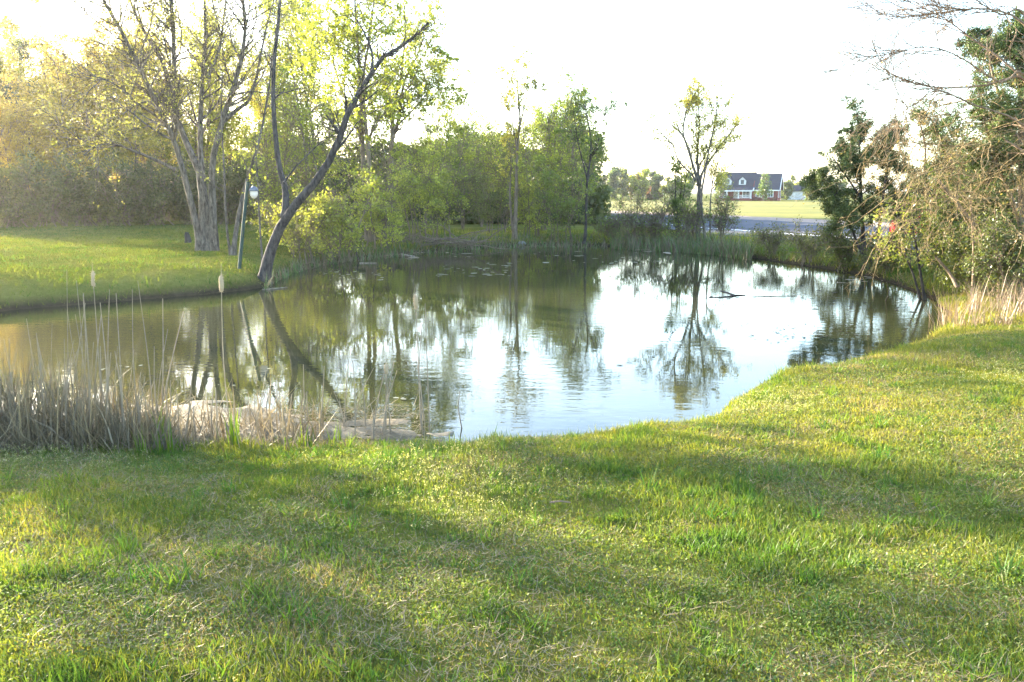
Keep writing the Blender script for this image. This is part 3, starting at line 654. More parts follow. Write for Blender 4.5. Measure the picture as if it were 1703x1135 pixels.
# tangle of dead vines hanging over the right bank
r = np.random.default_rng(170); nv = 165
Q0 = np.array([D(a, b, c) for a, b, c in zip(1475 + 260 * r.random(nv) ** .8, r.uniform(165, 370, nv), r.uniform(15.5, 19.5, nv))])
d0 = np.stack([r.normal(-.5, .7, nv), r.normal(0, .5, nv), r.uniform(-.4, .6, nv)], 1)
PV = walk(r, Q0, d0, r.uniform(.8, 2.6, nv), 12, .2, -.10); RV = np.repeat(r.uniform(.004, .012, (nv, 1)), 12, 1) * np.linspace(1, .4, 12)
P2, R2 = spawn(r, PV, RV, 800, .1, 1, (20, 80), (.3, 1.1), 7, .24, -.05, .7, rmin=.004)
P3, R3 = spawn(r, P2, R2, 1900, .1, 1, (20, 80), (.12, .5), 5, .25, -.03, .7, rmin=.003)
bV = np.array([*D(1625, 500, 17.6)[:2], 0]); bV[2] = gz(bV[0], bV[1])
root = thing('vine_tangle', 'mound of dead brown vines and twigs hanging over the right bank', 'vines', bV)
v1, f1 = tubes(PV, RV, 4); v2, f2 = tubes(P2, R2, 3); v3, f3 = tubes(P3, R3, 3)
mk('vines', np.concatenate([v1, v2, v3]), [f1, f2 + len(v1), f3 + len(v1) + len(v2)], bark_mat('vine_bark', (.12, .088, .046), (.33, .25, .135)), root, smooth=True, loc=bV)
v, f, c = leaves(r, P3, 1500, .06, BR1, OL2, spread=.05); mk('dead_leaves', v, [f], LEAF, root, col=c, loc=bV)
PL = []
for (a, b) in [((1617, 505), (1614, 330)), ((1592, 478), (1556, 428)), ((1660, 500), (1655, 350)), ((1690, 470), (1560, 300))]:
    PL.append(resample([D(*a, 17.3), D((a[0] + b[0]) / 2 + 4, (a[1] + b[1]) / 2, 17.5), D(*b, 17.4)], 8))
v, f = tubes(np.array(PL), np.repeat(np.array([[.035], [.04], [.03], [.05]]), 8, 1) * np.linspace(1, .6, 8), 7)
mk('stems', v, [f], BARK_TAN, root, smooth=True, loc=bV)

bS = P(1537, 499, 0)
plant('sapling', 'dark two-stemmed sapling with yellow-green leaves leaning over the right shore', 'tree', bS, [
    (W([(1531, 500), (1520, 460), (1508, 430), (1497, 398), (1488, 370)], bS[1], -.2), .035, .01),
    (W([(1538, 500), (1530, 450), (1522, 400), (1514, 370), (1500, 340)], bS[1], .2), .045, .012)], 171, n=(40, 150, 300), ln=((.4, 1.0), (.25, .55), (.15, .3)), ang=(40, 85), trop=(.02, -.02, -.03), t0=(.25, .2, .1),
      leaf=(1900, .075, YG1, (.27, .30, .05)), bark=BARK_DARK, rmin=(.007, .005, .004), lk=dict(aspect=.7, up=.8))
RB = [
    (1625, 505, 18.3, 385, 9, .46, OL1, (.14, .17, .035), 10500, .056, 'leafy green bush under the dead vines, right of the sapling'),
    (1680, 520, 17.0, 370, 9, .55, OL1, (.11, .14, .035), 8500, .056, 'dark green bush under the dead vines at the right border'),
    (1598, 470, 21.0, 350, 8, .4, OL1, (.16, .18, .04), 5200, .085, 'olive bush behind the two-stemmed sapling'),
    (1650, 460, 22.0, 300, 8, .5, CE1, GR2, 6000, .09, 'dense green bush behind the dead vines'),
    (1565, 470, 21.5, 235, 8, .22, GR1, (.18, .21, .05), 5200, .085, 'tall green bush filling the gap right of the olive evergreen'),
    (1618, 470, 20.0, 225, 8, .3, GR1, (.16, .19, .05), 6200, .085, 'tall green bush standing behind the dead vines'),
    (1690, 470, 19.5, 240, 8, .3, CE1, GR2, 6200, .085, 'tall dark bush behind the vines at the right border'),
    (1475, 455, None, 402, 8, .6, OL1, (.15, .18, .04), 3000, .085, 'low green bush at the foot of the olive evergreen'),
    (1405, 446, None, 375, 8, .6, OL1, (.16, .18, .045), 2600, .085, 'low twiggy bush left of the olive evergreen'),
    (1342, 438, None, 378, 6, .8, OL1, (.19, .19, .05), 1100, .08, 'sparse brown-green shrub hanging over the water before the road'),
    (1285, 428, None, 388, 6, .9, OL1, (.18, .19, .05), 900, .08, 'lowest sparse shrub at the bend of the right shore'),
]
for i, (px, py, Y, top, ns, sp, c1, c2, nl, sz, lab) in enumerate(RB):
    far('shrub', lab, 'bush', px, py, top, 180 + i, spread=sp, ns=ns, r0=.035, foot=.4, Y=Y, n=(60, 260, 700), ln=((.35, .9), (.25, .6), (.15, .4)), t0=(.1, .1, .1), hv=.5, trop=(.04, 0, -.03),
        leaf=(int(nl * 1.8), sz, c1, c2), bark=BARK_BROWN, rmin=(.008, .006, .004), lk=dict(clump=1.2, spread=.06))
# trees to the left of the picture, which shade the lawn
LT = [(-17.3, 18.6, 7.5, 4, 6500, 'spreading tree on the left bank outside the border, nearest the water'), (-21.8, 27.6, 12, 3, 11000, 'tall tree on the left lawn outside the border'),
      (-41.5, 55, 11, 3, 11000, 'broad-crowned tree left of the lawn outside the border, second from the water'),
      (-46, 60, 11, 3, 11000, 'tall tree at the far lawn corner outside the left border')]
for i, (x, y, H, ns, nl, lab) in enumerate(LT):
    b = np.array([x, y, gz(x, y)])
    plant('lawn_tree', lab, 'tree', b, stems_auto(300 + i, b, H, ns, .2, .12), 300 + i, n=(50, 260, 700), ln=((.8, 1.9), (.6, 1.2), (.3, .8)), leaf=(nl, .17, YG1, YG2), bark=BARK_GREY)

# ------------------------------------------------------------------ far field: house, garage, trees
YH = 205.0
def far_tree(lab, px, top, seed, sp=.35, ns=3, c1=GR1, c2=GR2, nl=6500, Y=YH, size=.6, name='distant_tree', trunk=.15, t0=.12, lmat=LEAF):
    far(name, lab, 'tree', px, 333, top, seed, spread=sp, ns=ns, r0=trunk, Y=Y, n=(30, 140, 0), ln=((1.0, 2.6), (.6, 1.6), (.4, .9)), t0=(t0, .1, .1), trop=(.06, .02, 0), hv=.35,
        leaf=(nl, size, c1, c2), bark=BARK_BROWN, lmat=lmat, rmin=(.04, .03, .02), ksides=(6, 3, 3, 3), lk=dict(clump=1.2, spread=.35, gaps=.3, gap_cell=2.5), lv=(1, 2))
FT = [
    (998, 294, .4, 3, OL1, OL2, 'distant hazy tree at the left end of the field edge'), (1018, 286, .25, 2, CE1, CE2, 'distant dark tree second from the left end of the field edge'),
    (1036, 281, .2, 1, CE1, GR2, 'distant pointed dark tree on the field edge'), (1050, 290, .4, 3, BR1, GR2, 'distant brownish tree left of the bright yellow-green one'),
    (1064, 284, .35, 3, YG1, YG2, 'distant bright yellow-green tree in the middle of the field edge'), (1092, 287, .35, 3, CE1, CE2, 'distant dark blue-green round tree on the field edge'),
    (1084, 312, .5, 4, BR1, (.32, .18, .10), 'distant rust-red bush before the dark round tree'), (1014, 308, .6, 5, GR1, GR2, 'distant low green bush at the left field edge'),
    (1115, 300, .4, 4, OL1, GR2, 'distant olive tree behind the narrow ivy tree'), (1140, 296, .4, 4, GR1, GR2, 'distant green tree behind the lone spreading tree'),
    (1308, 300, .4, 4, CE1, GR2, 'distant dark tree just right of the brick house'), (1330, 308, .45, 4, OL1, YG2, 'distant low tree behind the garage'),
    (1352, 306, .4, 4, GR1, GR2, 'distant tree behind the olive evergreen, first from the garage'), (960, 296, .4, 4, GR1, OL2, 'distant tree behind the slim dark tree'),
    (1390, 302, .4, 4, OL1, GR2, 'distant tree behind the olive evergreen, second from the garage')]
for i, (px, top, sp, ns, c1, c2, lab) in enumerate(FT):
    far_tree(lab, px, top, 210 + i, sp, ns, c1, c2, Y=YH + 14 + (i % 4) * 6)
far_tree('upright green tree standing before the right wing of the brick house', 1269, 296, 230, .10, 3, GR1, (.10, .15, .03), 1700, Y=196, size=.38, name='yard_tree')
far_tree('green tree hiding the left end of the brick house', 1199, 291, 231, .25, 4, GR1, (.14, .17, .04), 1900, Y=196, size=.42, name='yard_tree')

hx, hy = D(1240, 333, YH)[:2]; hz = gz(hx, hy)
house = thing('brick_house', 'red brick house with grey roof, two white dormers and a white front porch', 'house', (hx, hy, hz), rad(-24))
def brick_mat():
    m, nt, out = new_mat('brick'); L = nt.links.new
    tc = N(nt, 'ShaderNodeTexCoord'); mp = N(nt, 'ShaderNodeMapping'); mp.inputs['Rotation'].default_value = (rad(90), 0, 0); L(tc.outputs['Object'], mp.inputs[0])
    b = N(nt, 'ShaderNodeTexBrick', Scale=4.0); b.inputs['Color1'].default_value = (.20, .035, .025, 1); b.inputs['Color2'].default_value = (.15, .028, .022, 1); b.inputs['Mortar'].default_value = (.17, .08, .07, 1)
    b.inputs['Mortar Size'].default_value = .01; L(mp.outputs[0], b.inputs['Vector'])
    p = N(nt, 'ShaderNodeBsdfPrincipled', Roughness=.9); L(b.outputs[0], p.inputs['Base Color']); L(p.outputs[0], out.inputs[0]); return m
BRICK = brick_mat(); ROOF = plain('roof_shingle', (.04, .044, .06), 1.0, .2, 3.0, spec=0.0); TRIM = plain('white_trim', (.72, .74, .76), .6, .06, 2.0); GLASS = plain('window_glass', (.06, .08, .10), .08, .2, 1.0, spec=.8)
SIDING = plain('white_siding', (.58, .60, .62), .7, .06, 3.0)
# house frame: x along the front, y into the house; main block x -7.5..1.5, wing x 1.5..7.5
mb = MB(); mb.prism([(1.6, 0), (9.5, 0), (9.5, 2.8), (5.2, 6.6), (1.6, 2.8)], 'x', -7.5, 1.5)
mb.prism([(.6, 0), (8.6, 0), (8.6, 2.9), (4.6, 6.4), (.6, 2.9)], 'x', 1.503, 7.6); mb.build('wall', BRICK, house)
def slab(mb, x0, x1, ya, za, yb, zb, t=.2): mb.prism([(ya, za), (yb, zb), (yb, zb + t), (ya, za + t)], 'x', x0, x1)
mb = MB(); slab(mb, -8.0, 1.75, -.9, 2.45, 1.6, 3.4); slab(mb, -8.0, 1.75, 1.6, 3.4, 5.2, 7.0); slab(mb, -8.0, 1.75, 10.0, 2.5, 5.2, 7.0)
slab(mb, 1.76, 8.1, .1, 2.62, 4.6, 6.6); slab(mb, 1.76, 8.1, 9.1, 2.62, 4.6, 6.6); rf = mb.build('roof', ROOF, house)
mb = MB(); mb.box(-5.6, -5.0, 6.4, 7.0, 5.2, 8.0); 
mb = MB()
for (xa, xb, pts) in [(8.1, 8.22, [(.1, 2.5), (4.6, 6.5), (9.1, 2.5), (9.1, 2.82), (4.6, 6.84), (.1, 2.82)]), (1.765, 1.9, [(-.9, 2.35), (1.6, 3.3), (5.2, 6.9), (5.2, 7.24), (1.6, 3.64), (-.9, 2.7)])]:
    mb.prism(pts, 'x', xa, xb)
mb.box(1.95, 8.05, .0, .1, 2.45, 2.7); mb.box(-8.0, 1.7, -1.0, -.9, 2.3, 2.6); mb.build('fascia', TRIM, house)
mb = MB(); mb.box(-7.5, 1.5, -.9, 1.59, 0, .55); mb.build('porch_base', BRICK, house)
for x in (-7.3, -4.6, -1.7, 1.3):
    mb = MB(); mb.box(x - .14, x + .14, -.8, -.52, .55, 2.5); mb.box(x - .2, x + .2, -.86, -.46, .55, .75); mb.box(x - .2, x + .2, -.86, -.46, 2.3, 2.45); mb.build('porch_column', TRIM, house)
for (xa, xb) in [(-7.1, -4.8), (-1.5, 1.1)]:
    mb = MB(); mb.box(xa, xb, -.7, -.62, 1.35, 1.43); mb.box(xa, xb, -.7, -.62, .65, .71)
    for x in np.arange(xa + .1, xb, .16): mb.box(x, x + .05, -.69, -.63, .71, 1.35)
    mb.build('porch_railing', TRIM, house)
for x in (-4.9, -1.3):
    d = MB(); d.prism([(x - .85, 4.0), (x + .85, 4.0), (x + .85, 5.2), (x, 6.0), (x - .85, 5.2)], 'y', 1.95, 4.3); dm = d.build('dormer', SIDING, house)
    d = MB(); d.prism([(x - 1.05, 5.0), (x, 6.0), (x + 1.05, 5.0), (x + 1.05, 5.16), (x, 6.18), (x - 1.05, 5.16)], 'y', 1.75, 4.4); d.build('dormer_roof', ROOF, dm)
    d = MB(); d.box(x - .4, x + .4, 1.91, 1.948, 4.15, 5.2); d.build('dormer_window', GLASS, dm)
def window(x, y, z0, w, h, side='front', parent=house):
    f = MB()
    if side == 'front':
        f.box(x - w / 2 - .12, x + w / 2 + .12, y - .06, y - .003, z0 - .12, z0 + h + .12); fr = f.build('window', TRIM, parent)
        for k in (-1, 1):
            g = MB(); xc = x + k * w / 4; g.box(xc - w / 4 + .05, xc + w / 4 - .05, y - .075, y - .062, z0, z0 + h / 2 - .03); g.box(xc - w / 4 + .05, xc + w / 4 - .05, y - .075, y - .062, z0 + h / 2 + .03, z0 + h); g.build('pane', GLASS, fr)
    else:
        f.box(x + .003, x + .06, y - w / 2 - .12, y + w / 2 + .12, z0 - .12, z0 + h + .12); fr = f.build('window', TRIM, parent)
        g = MB(); g.box(x + .062, x + .075, y - w / 2, y + w / 2, z0, z0 + h); g.build('pane', GLASS, fr)
window(3.3, .6, 1.0, 1.7, 1.5); window(5.9, .6, 1.0, 1.2, 1.5); window(-5.9, 1.6, .9, 1.6, 1.6); window(-.2, 1.6, .9, 1.6, 1.6)
window(7.6, 6.6, .9, 1.1, 1.6, 'side'); window(7.6, 2.4, .9, 1.1, 1.6, 'side')
f = MB(); pts = [(4.6 + .62 * math.cos(a), 4.7 + .62 * math.sin(a)) for a in np.linspace(0, math.pi, 9)] + [(3.98, 3.5), (5.22, 3.5)]; f.prism(pts, 'x', 7.603, 7.66); fr = f.build('arched_window', TRIM, house)
g = MB(); pts = [(4.6 + .42 * math.cos(a), 4.7 + .42 * math.sin(a)) for a in np.linspace(0, math.pi, 9)] + [(4.18, 3.65), (5.02, 3.65)]; g.prism(pts, 'x', 7.662, 7.675); g.build('pane', GLASS, fr)
f = MB(); f.box(-3.3, -2.2, 1.53, 1.597, .55, 2.75); dr = f.build('front_door', plain('door_paint', (.5, .5, .48), .5), house)
for i, (x, y, w) in enumerate([(-6.5, -1.6, 1.2), (-4.2, -1.6, 1.0), (2.6, -.4, 1.1), (4.6, -.3, 1.2), (7.0, -.2, 1.0)]):
    c, s = math.cos(rad(-24)), math.sin(rad(-24)); bx, by = hx + x * c - y * s, hy + x * s + y * c
    b = np.array([bx, by, gz(bx, by)])
    plant('garden_shrub', 'clipped shrub before the brick house, ' + ['at the far left of the porch', 'left of the porch steps', 'under the double window of the wing', 'between the two wing windows', 'at the right corner of the wing'][i], 'bush', b,
          stems_auto(240 + i, b, .9, 5, .5, .03), 240 + i, n=(40, 0, 0), ln=((.3, .6), (.2, .4), (.1, .2)), leaf=(500, .2, GR1 if i % 2 else (.16, .06, .04), GR2 if i % 2 else (.2, .08, .05)), bark=BARK_BROWN, lv=(1,), lk=dict(spread=.12), group='shrubs before the brick house')
gx, gy = D(1322, 333, 232)[:2]; gzz = gz(gx, gy)
gar = thing('garage', 'low pale outbuilding with a grey roof right of the brick house', 'outbuilding', (gx, gy, gzz), rad(-10))
mb = MB(); mb.prism([(0, 0), (6, 0), (6, 2.5), (3, 3.9), (0, 2.5)], 'x', -4, 4); mb.build('wall', SIDING, gar)
mb = MB(); slab(mb, -4.4, 4.4, -.4, 2.35, 3, 4.0, .15); slab(mb, -4.4, 4.4, 6.4, 2.35, 3, 4.0, .15); mb.build('roof', ROOF, gar)
mb = MB(); mb.box(-3, 0, -.05, -.003, .05, 2.1); mb.build('garage_door', TRIM, gar)

# red car on the road, half hidden by the right bushes
RED = plain('car_paint', (.42, .03, .03), .25, .05, 1.0, spec=.6); RUB = plain('tyre_rubber', (.03, .03, .03), .85); CHR = plain('rim_metal', (.5, .5, .52), .3, metal=.9)
cb = P(1567, 398, .41); cb[2] = gz(cb[0], cb[1]) + .05
car = thing('parked_car', 'red car on the road, glimpsed through the bushes of the right bank', 'car', cb, rad(8))
prof = [(-2.15, .35), (-2.2, .72), (-2.05, .92), (-1.1, 1.0), (1.25, 1.0), (2.0, .88), (2.15, .6), (2.1, .32)]
arch = lambda cx: [(cx + .38 * math.cos(a), .33 + .38 * math.sin(a)) for a in np.linspace(0, math.pi, 8)]
mb = MB(); mb.prism(prof + arch(1.3) + arch(-1.3), 'y', -.85, .85); mb.build('body', RED, car, bevel=.04)
mb = MB(); q = [(-1.15, 1.0, .76), (1.15, 1.0, .76), (.5, 1.42, .60), (-.75, 1.45, .60)]
V = [(x, -w, z) for x, z, w in q] + [(x, w, z) for x, z, w in q]; mb.add(V, [(3, 2, 1, 0), (4, 5, 6, 7), (0, 1, 5, 4), (1, 2, 6, 5), (2, 3, 7, 6), (3, 0, 4, 7)]); mb.build('cabin', RED, car, bevel=.05)
for s in (-1, 1):
    mb = MB(); V = [(-.95, s * .752, 1.06), (.92, s * .752, 1.06), (.45, s * .64, 1.36), (-.68, s * .64, 1.38)]; mb.add(V + [(x, y + s * .01, z) for x, y, z in V], [(0, 1, 2, 3), (4, 5, 6, 7), (0, 1, 5, 4), (1, 2, 6, 5), (2, 3, 7, 6), (3, 0, 4, 7)]); mb.build('side_window', GLASS, car)
    for x in (-1.3, 1.3):
        mb = MB(); mb.lathe([(.24, -.1), (.31, -.09), (.32, 0), (.31, .09), (.24, .1)], (x, s * .76, .32), 20, 'y'); wl = mb.build('wheel', RUB, car, smooth=True)
        mb = MB(); mb.lathe([(.05, 0), (.2, .0), (.22, .03 * s)], (x, s * .84, .32), 14, 'y'); mb.build('rim', CHR, wl)
    mb = MB(); mb.box(-2.2, -2.1, s * .6 - .14, s * .6 + .14, .66, .8); mb.build('tail_light', plain('lamp_red', (.5, .02, .02), .2), car)

# ------------------------------------------------------------------ reeds, cattails, mud
def mud_mat():
    m, nt, out = new_mat('dried_mud'); L = nt.links.new
    tc = N(nt, 'ShaderNodeTexCoord')
    n1 = N(nt, 'ShaderNodeTexNoise', Scale=5.0, Detail=10.0, Roughness=0.8); L(tc.outputs['Object'], n1.inputs['Vector'])
    r1 = ramp(nt, [(.34, (.06, .054, .034)), (.48, (.15, .125, .08)), (.7, (.26, .215, .14))]); L(n1.outputs[0], r1.inputs[0])
    b = N(nt, 'ShaderNodeBsdfPrincipled', Roughness=.85); L(r1.outputs[0], b.inputs['Base Color'])
    bu = N(nt, 'ShaderNodeBump', Strength=.8, Distance=.03); L(n1.outputs[0], bu.inputs['Height']); L(bu.outputs[0], b.inputs['Normal'])
    L(b.outputs[0], out.inputs[0]); return m
MUD = mud_mat()
def mudflat(px, seed, zt=.026):
    pol = densify(np.array([P(x, y, 0.0)[:2] for x, y in px]), 14); r = np.random.default_rng(seed)
    c = pol.mean(0); V = []; k = len(pol); rings = 34; nz = Noise2(seed, .38, 4)
    for i in range(rings + 1):
        t = 1.25 * i / rings; q = c + (pol - c) * t
        z = zt * (1 - t ** 2) + (nz(q[:, 0], q[:, 1] * 1.6) - .5) * .085 * min(1, .55 + t * .5) * (1 if zt > .02 else .45) - .004
        if i == rings: z = np.full(k, -.15)
        V.append(np.column_stack([q, z]))
    V = np.concatenate(V); ii = np.arange((rings + 1) * k).reshape(rings + 1, k); jj = np.roll(ii, -1, 1)
    F = np.stack([ii[:-1], jj[:-1], jj[1:], ii[1:]], -1).reshape(-1, 4)
    return tag(mk('mud_flat', V, [F], MUD, smooth=True), kind='structure')
mudflat([(230, 690), (300, 674), (400, 676), (470, 688), (545, 700), (640, 698), (700, 706), (690, 730), (600, 745), (480, 760), (330, 775), (200, 775)], 31)

def blades(r, base, height, width, lean, bend, az, levels=4):
    """flat tapering blades -> V (n*(2*levels+1)), faces; base (n,3)"""
    n = len(base); dirs = np.stack([np.cos(az), np.sin(az), np.zeros(n)], 1); sd = np.stack([-np.sin(az), np.cos(az), np.zeros(n)], 1)
    tw = r.uniform(-1.2, 1.2, n); wv = sd * np.cos(tw)[:, None] + dirs * np.sin(tw)[:, None]
    rows = []
    for j in range(levels + 1):
        t = j / levels; a = lean + bend * t
        # integrate along a circular arc
        s = np.linspace(0, t, 6); aa = lean[:, None] + bend[:, None] * s[None]
        dt = t / 5 if t > 0 else 0
        up = (np.cos(aa).sum(1) - .5 * np.cos(aa[:, 0]) - .5 * np.cos(aa[:, -1])) * dt; out_ = (np.sin(aa).sum(1) - .5 * np.sin(aa[:, 0]) - .5 * np.sin(aa[:, -1])) * dt
        c = base + dirs * (out_ * height)[:, None] + np.array([0, 0, 1]) * (up * height)[:, None]
        w = width * (1 - t ** 1.6) * .5
        if j < levels: rows += [c - wv * w[:, None], c + wv * w[:, None]]
        else: rows += [c]
    m = 2 * levels + 1
    V = np.stack(rows, 1).reshape(-1, 3); o_ = (np.arange(n) * m)[:, None]
    Q = np.concatenate([o_ + np.array([2 * j, 2 * j + 1, 2 * j + 3, 2 * j + 2]) for j in range(levels - 1)] or [np.zeros((0, 4), int)])
    T = o_ + np.array([2 * levels - 2, 2 * levels - 1, 2 * levels])
    return V, Q, T, m
TAN1, TAN2, TAN3 = np.array((.10, .078, .045)), np.array((.32, .255, .145)), np.array((.20, .165, .105))
# tangle of dead reed leaves at the near left shore
r = np.random.default_rng(400); n = 4600
px = np.where(r.random(n) < .89, -160 + 440 * r.random(n) ** 1.15, r.uniform(250, 540, n)); py = r.uniform(705, 772, n) - .02 * np.maximum(px - 100, 0)
B = np.array([P(a, b, .02) for a, b in zip(px, py)]); B[:, 2] = -.02
dens = np.clip(1.15 - np.maximum(px, 0) / 330, .25, 1)
V, Q, T, m = blades(r, B, r.uniform(.2, 1.15, n) * (.5 + .5 * dens), r.uniform(.008, .02, n), r.uniform(0, 1.0, n) ** 1.6, r.uniform(-.2, 2.2, n) * (r.random(n) < .6), r.uniform(0, 6.28, n), 4)
k = r.random((n, 1)); C = TAN1 * (1 - k) + np.where(r.random((n, 1)) < .5, TAN2, TAN3) * k
tag(mk('reeds', V, [Q, T], DRY, col=np.repeat(C, m, 0)), 'tangle of dead tan reed leaves at the near left shore', 'reeds', kind='stuff')
r = np.random.default_rng(405); n = 1500
px = r.uniform(230, 700, n); py = r.uniform(682, 752, n) - .03 * np.maximum(px - 400, 0)
B = np.array([P(a, b, .03) for a, b in zip(px, py)])
V, Q, T, m = blades(r, B, r.uniform(.08, .45, n), r.uniform(.006, .015, n), r.uniform(1.35, 1.62, n), r.uniform(-.25, .15, n), r.uniform(0, 6.28, n), 3)
k = r.random((n, 1)); C = TAN1 * (1 - k) + TAN2 * k
tag(mk('reed_litter', V, [Q, T], DRY, col=np.repeat(C, m, 0)), 'flattened dead reed litter strewn over the mud flat', 'litter', kind='stuff')
# upright dry stalks, each its own thing
def stalk(px, py, toppx, toppy, name, label, group, head=False, rad_=.006, seed=0, z=0.0, cat='reed', hr=1.0):
    b = P(px, py, z); t = D(toppx, toppy, b[1]); r = np.random.default_rng(seed)
    mid = (b + t) / 2 + r.normal(0, .03, 3)
    mb = MB(); pts = resample([b - (0, 0, .08), mid, t], 9); 
    root = thing(name, label, cat, b, group=group)
    mb.tube(pts - b, np.linspace(rad_, rad_ * .45, 9), 6); mb.build('stem', STRAW, root, smooth=True)
    if head:
        d = norm(pts[-1] - pts[-3]); hL = head
        h0 = pts[-1] - b
        mb = MB(); prof = [(.004, 0), (.017, .015), (.021, .3 * hL), (.019, .6 * hL), (.022, .8 * hL), (.012, .97 * hL), (.004, hL)]
        base = h0 - d * hL * .95
        rr = hr * np.array([p[0] for p in prof]) * (1 + r.normal(0, .12, len(prof))); pp = np.array([base + d * p[1] + r.normal(0, .0025, 3) for p in prof])
        V, F = tubes(pp[None], rr[None], 10); mb.add(V, [tuple(f) for f in F]); ho = mb.build('seed_head', FLUFF, root, smooth=True)
        # loose fluff
        kf = 260; q = r.random(kf); pc = base + d * (q * hL)[:, None]; ax = norm(r.normal(0, 1, (kf, 3))); s = hr * r.uniform(.012, .034, (kf, 1)); sd = norm(np.cross(ax, r.normal(0, 1, (kf, 3)))) * .0016
        V = np.stack([pc + ax * .010 - sd, pc + ax * .010 + sd, pc + ax * s + sd * .4, pc + ax * s - sd * .4], 1).reshape(-1, 3)
        mk('fluff', V, [np.arange(kf * 4).reshape(-1, 4)], DRY, ho, col=np.tile(np.array((.40, .31, .21)), (kf * 4, 1)))
        mb = MB(); mb.tube([h0, h0 + d * .07, h0 + d * .13 + (.004, 0, 0)], [.003, .002, .001], 5); mb.build('spike', STRAW, root)
    return root
STRAW = plain('straw', (.25, .195, .135), .8, .35, 14.0); FLUFF = plain('seed_fluff', (.36, .27, .17), .95, .2, 30.0)
CT = [(170, 712, 154, 452, .17, 'cattail with a pale fluffy head standing before the left lawn'), (385, 735, 368, 460, .17, 'cattail with a shaggy head standing before the lawn corner'),
      (700, 716, 691, 492, .15, 'cattail with a swollen pale head standing out over the open water'), (650, 722, 642, 607, .10, 'shorter cattail with a broken curled head near the mud')]
for i, (a, b, c, d, hl, lab) in enumerate(CT):
    stalk(a, b, c, d, 'cattail', lab, None, hl, .0075, 500 + i, cat='cattail', hr=(1.0, 1.05, 1.45, 1.0)[i])
r = np.random.default_rng(420)
lab_a, lab_b = 'thin dry stalk standing in the reed tangle at the near left shore', 'thin dry stalk standing on the tan mud flat'
for i in range(64):
    a = r.uniform(-10, 270); b = r.uniform(705, 760); h = r.uniform(60, 190) if i % 4 else r.uniform(180, 270)
    stalk(a, b, a + r.normal(-6, 22), b - h, 'dry_stalk', lab_a, 'dry stalks in the reed tangle', rad_=r.uniform(.005, .010), seed=520 + i)
for i in range(34):
    a = r.uniform(275, 720); b = 742 - (a - 275) * .05 + r.uniform(-22, 14); h = r.uniform(30, 130)
    stalk(a, b, a + r.normal(2, 14), b - h, 'dry_stalk', lab_b, 'dry stalks on the mud flat', rad_=r.uniform(.005, .010), seed=600 + i)
for i, (a, b, c, d, lab) in enumerate([(48, 700, 44, 530, 'tall bare stalk with a broken tip at the left end of the reeds'), (130, 705, 138, 490, 'bent thin stalk leaning left of the first cattail'), (181, 700, 182, 482, 'straight needle-thin stalk right of the first cattail'),
        (590, 735, 587, 600, 'bare stalk standing left of the shorter cattail'), (704, 722, 702, 540, 'thick bare stalk close beside the swollen cattail'), (770, 712, 765, 650, 'short lone stalk at the right end of the mud'), (715, 720, 707, 505, 'thin tall stalk right of the swollen cattail')]):
    stalk(a, b, c, d, 'dry_stalk', lab, None, rad_=.008, seed=650 + i)
# fresh green shoots
SH = [(392, 752, 655, 22, 'tallest tuft of green shoots in the middle of the mud flat'), (280, 765, 690, 14, 'green shoots at the right end of the reed tangle'), (507, 748, 690, 12, 'green shoots between the mud and the lawn'),
      (558, 742, 690, 14, 'tuft of green shoots on the right part of the mud'), (240, 768, 700, 10, 'thin green shoots inside the reed tangle'), (475, 752, 715, 8, 'short green shoots beside the mud'), (272, 745, 645, 9, 'slender green shoots rising behind the reed tangle')]
for i, (a, b, t, k, lab) in enumerate(SH):
    r = np.random.default_rng(700 + i); bb = P(a, b, .05); H = D(a, t, bb[1])[2] - bb[2]
    B = bb + np.column_stack([r.normal(0, .05, k), r.normal(0, .05, k), np.full(k, -.05)])
    V, Q, T, m = blades(r, B, H * r.uniform(.6, 1.1, k), r.uniform(.012, .02, k), r.uniform(0, .14, k), r.uniform(0, .35, k), r.uniform(0, 6.28, k), 5)
    cc = np.array((.06, .15, .02)) * (1 - r.random((k, 1)) * .3) + np.array((.1, .08, 0)) * r.random((k, 1))
    tag(mk('green_shoots', V, [Q, T], GRASS, col=np.repeat(cc, m, 0), loc=bb), lab, 'reed shoots')
# far shore reeds and rank grass
r = np.random.default_rng(430); n = 5200
px = np.concatenate([r.uniform(1015, 1250, 2600), r.uniform(440, 1010, 2600)])
shx = np.array([p[0] for p in SHORE_PX[21:41]])[::-1]; shy = np.array([p[1] for p in SHORE_PX[21:41]])[::-1]
py = np.interp(px, shx, shy) - r.uniform(-1.5, 7, n)
B = np.array([P(a, b, .1) for a, b in zip(px, py)]); B[:, 2] = np.maximum(ground(B[:, 0], B[:, 1]), -.1)
hh = np.where(px > 1012, r.uniform(.3, .95, n), r.uniform(.15, .55, n))
V, Q, T, m = blades(r, B, hh, r.uniform(.02, .045, n), r.uniform(0, .3, n), r.uniform(0, 1.0, n), r.uniform(0, 6.28, n), 3)
k = r.random((n, 1)); g = (r.random((n, 1)) < .45); C = np.where(g, np.array((.06, .10, .025)) * (1 + k), TAN1 * (1 - k) + TAN3 * k)
tag(mk('shore_reeds', V, [Q, T], DRY, col=np.repeat(C, m, 0)), 'grey-brown reeds and rank grass fringing the far shore', 'reeds', kind='stuff')
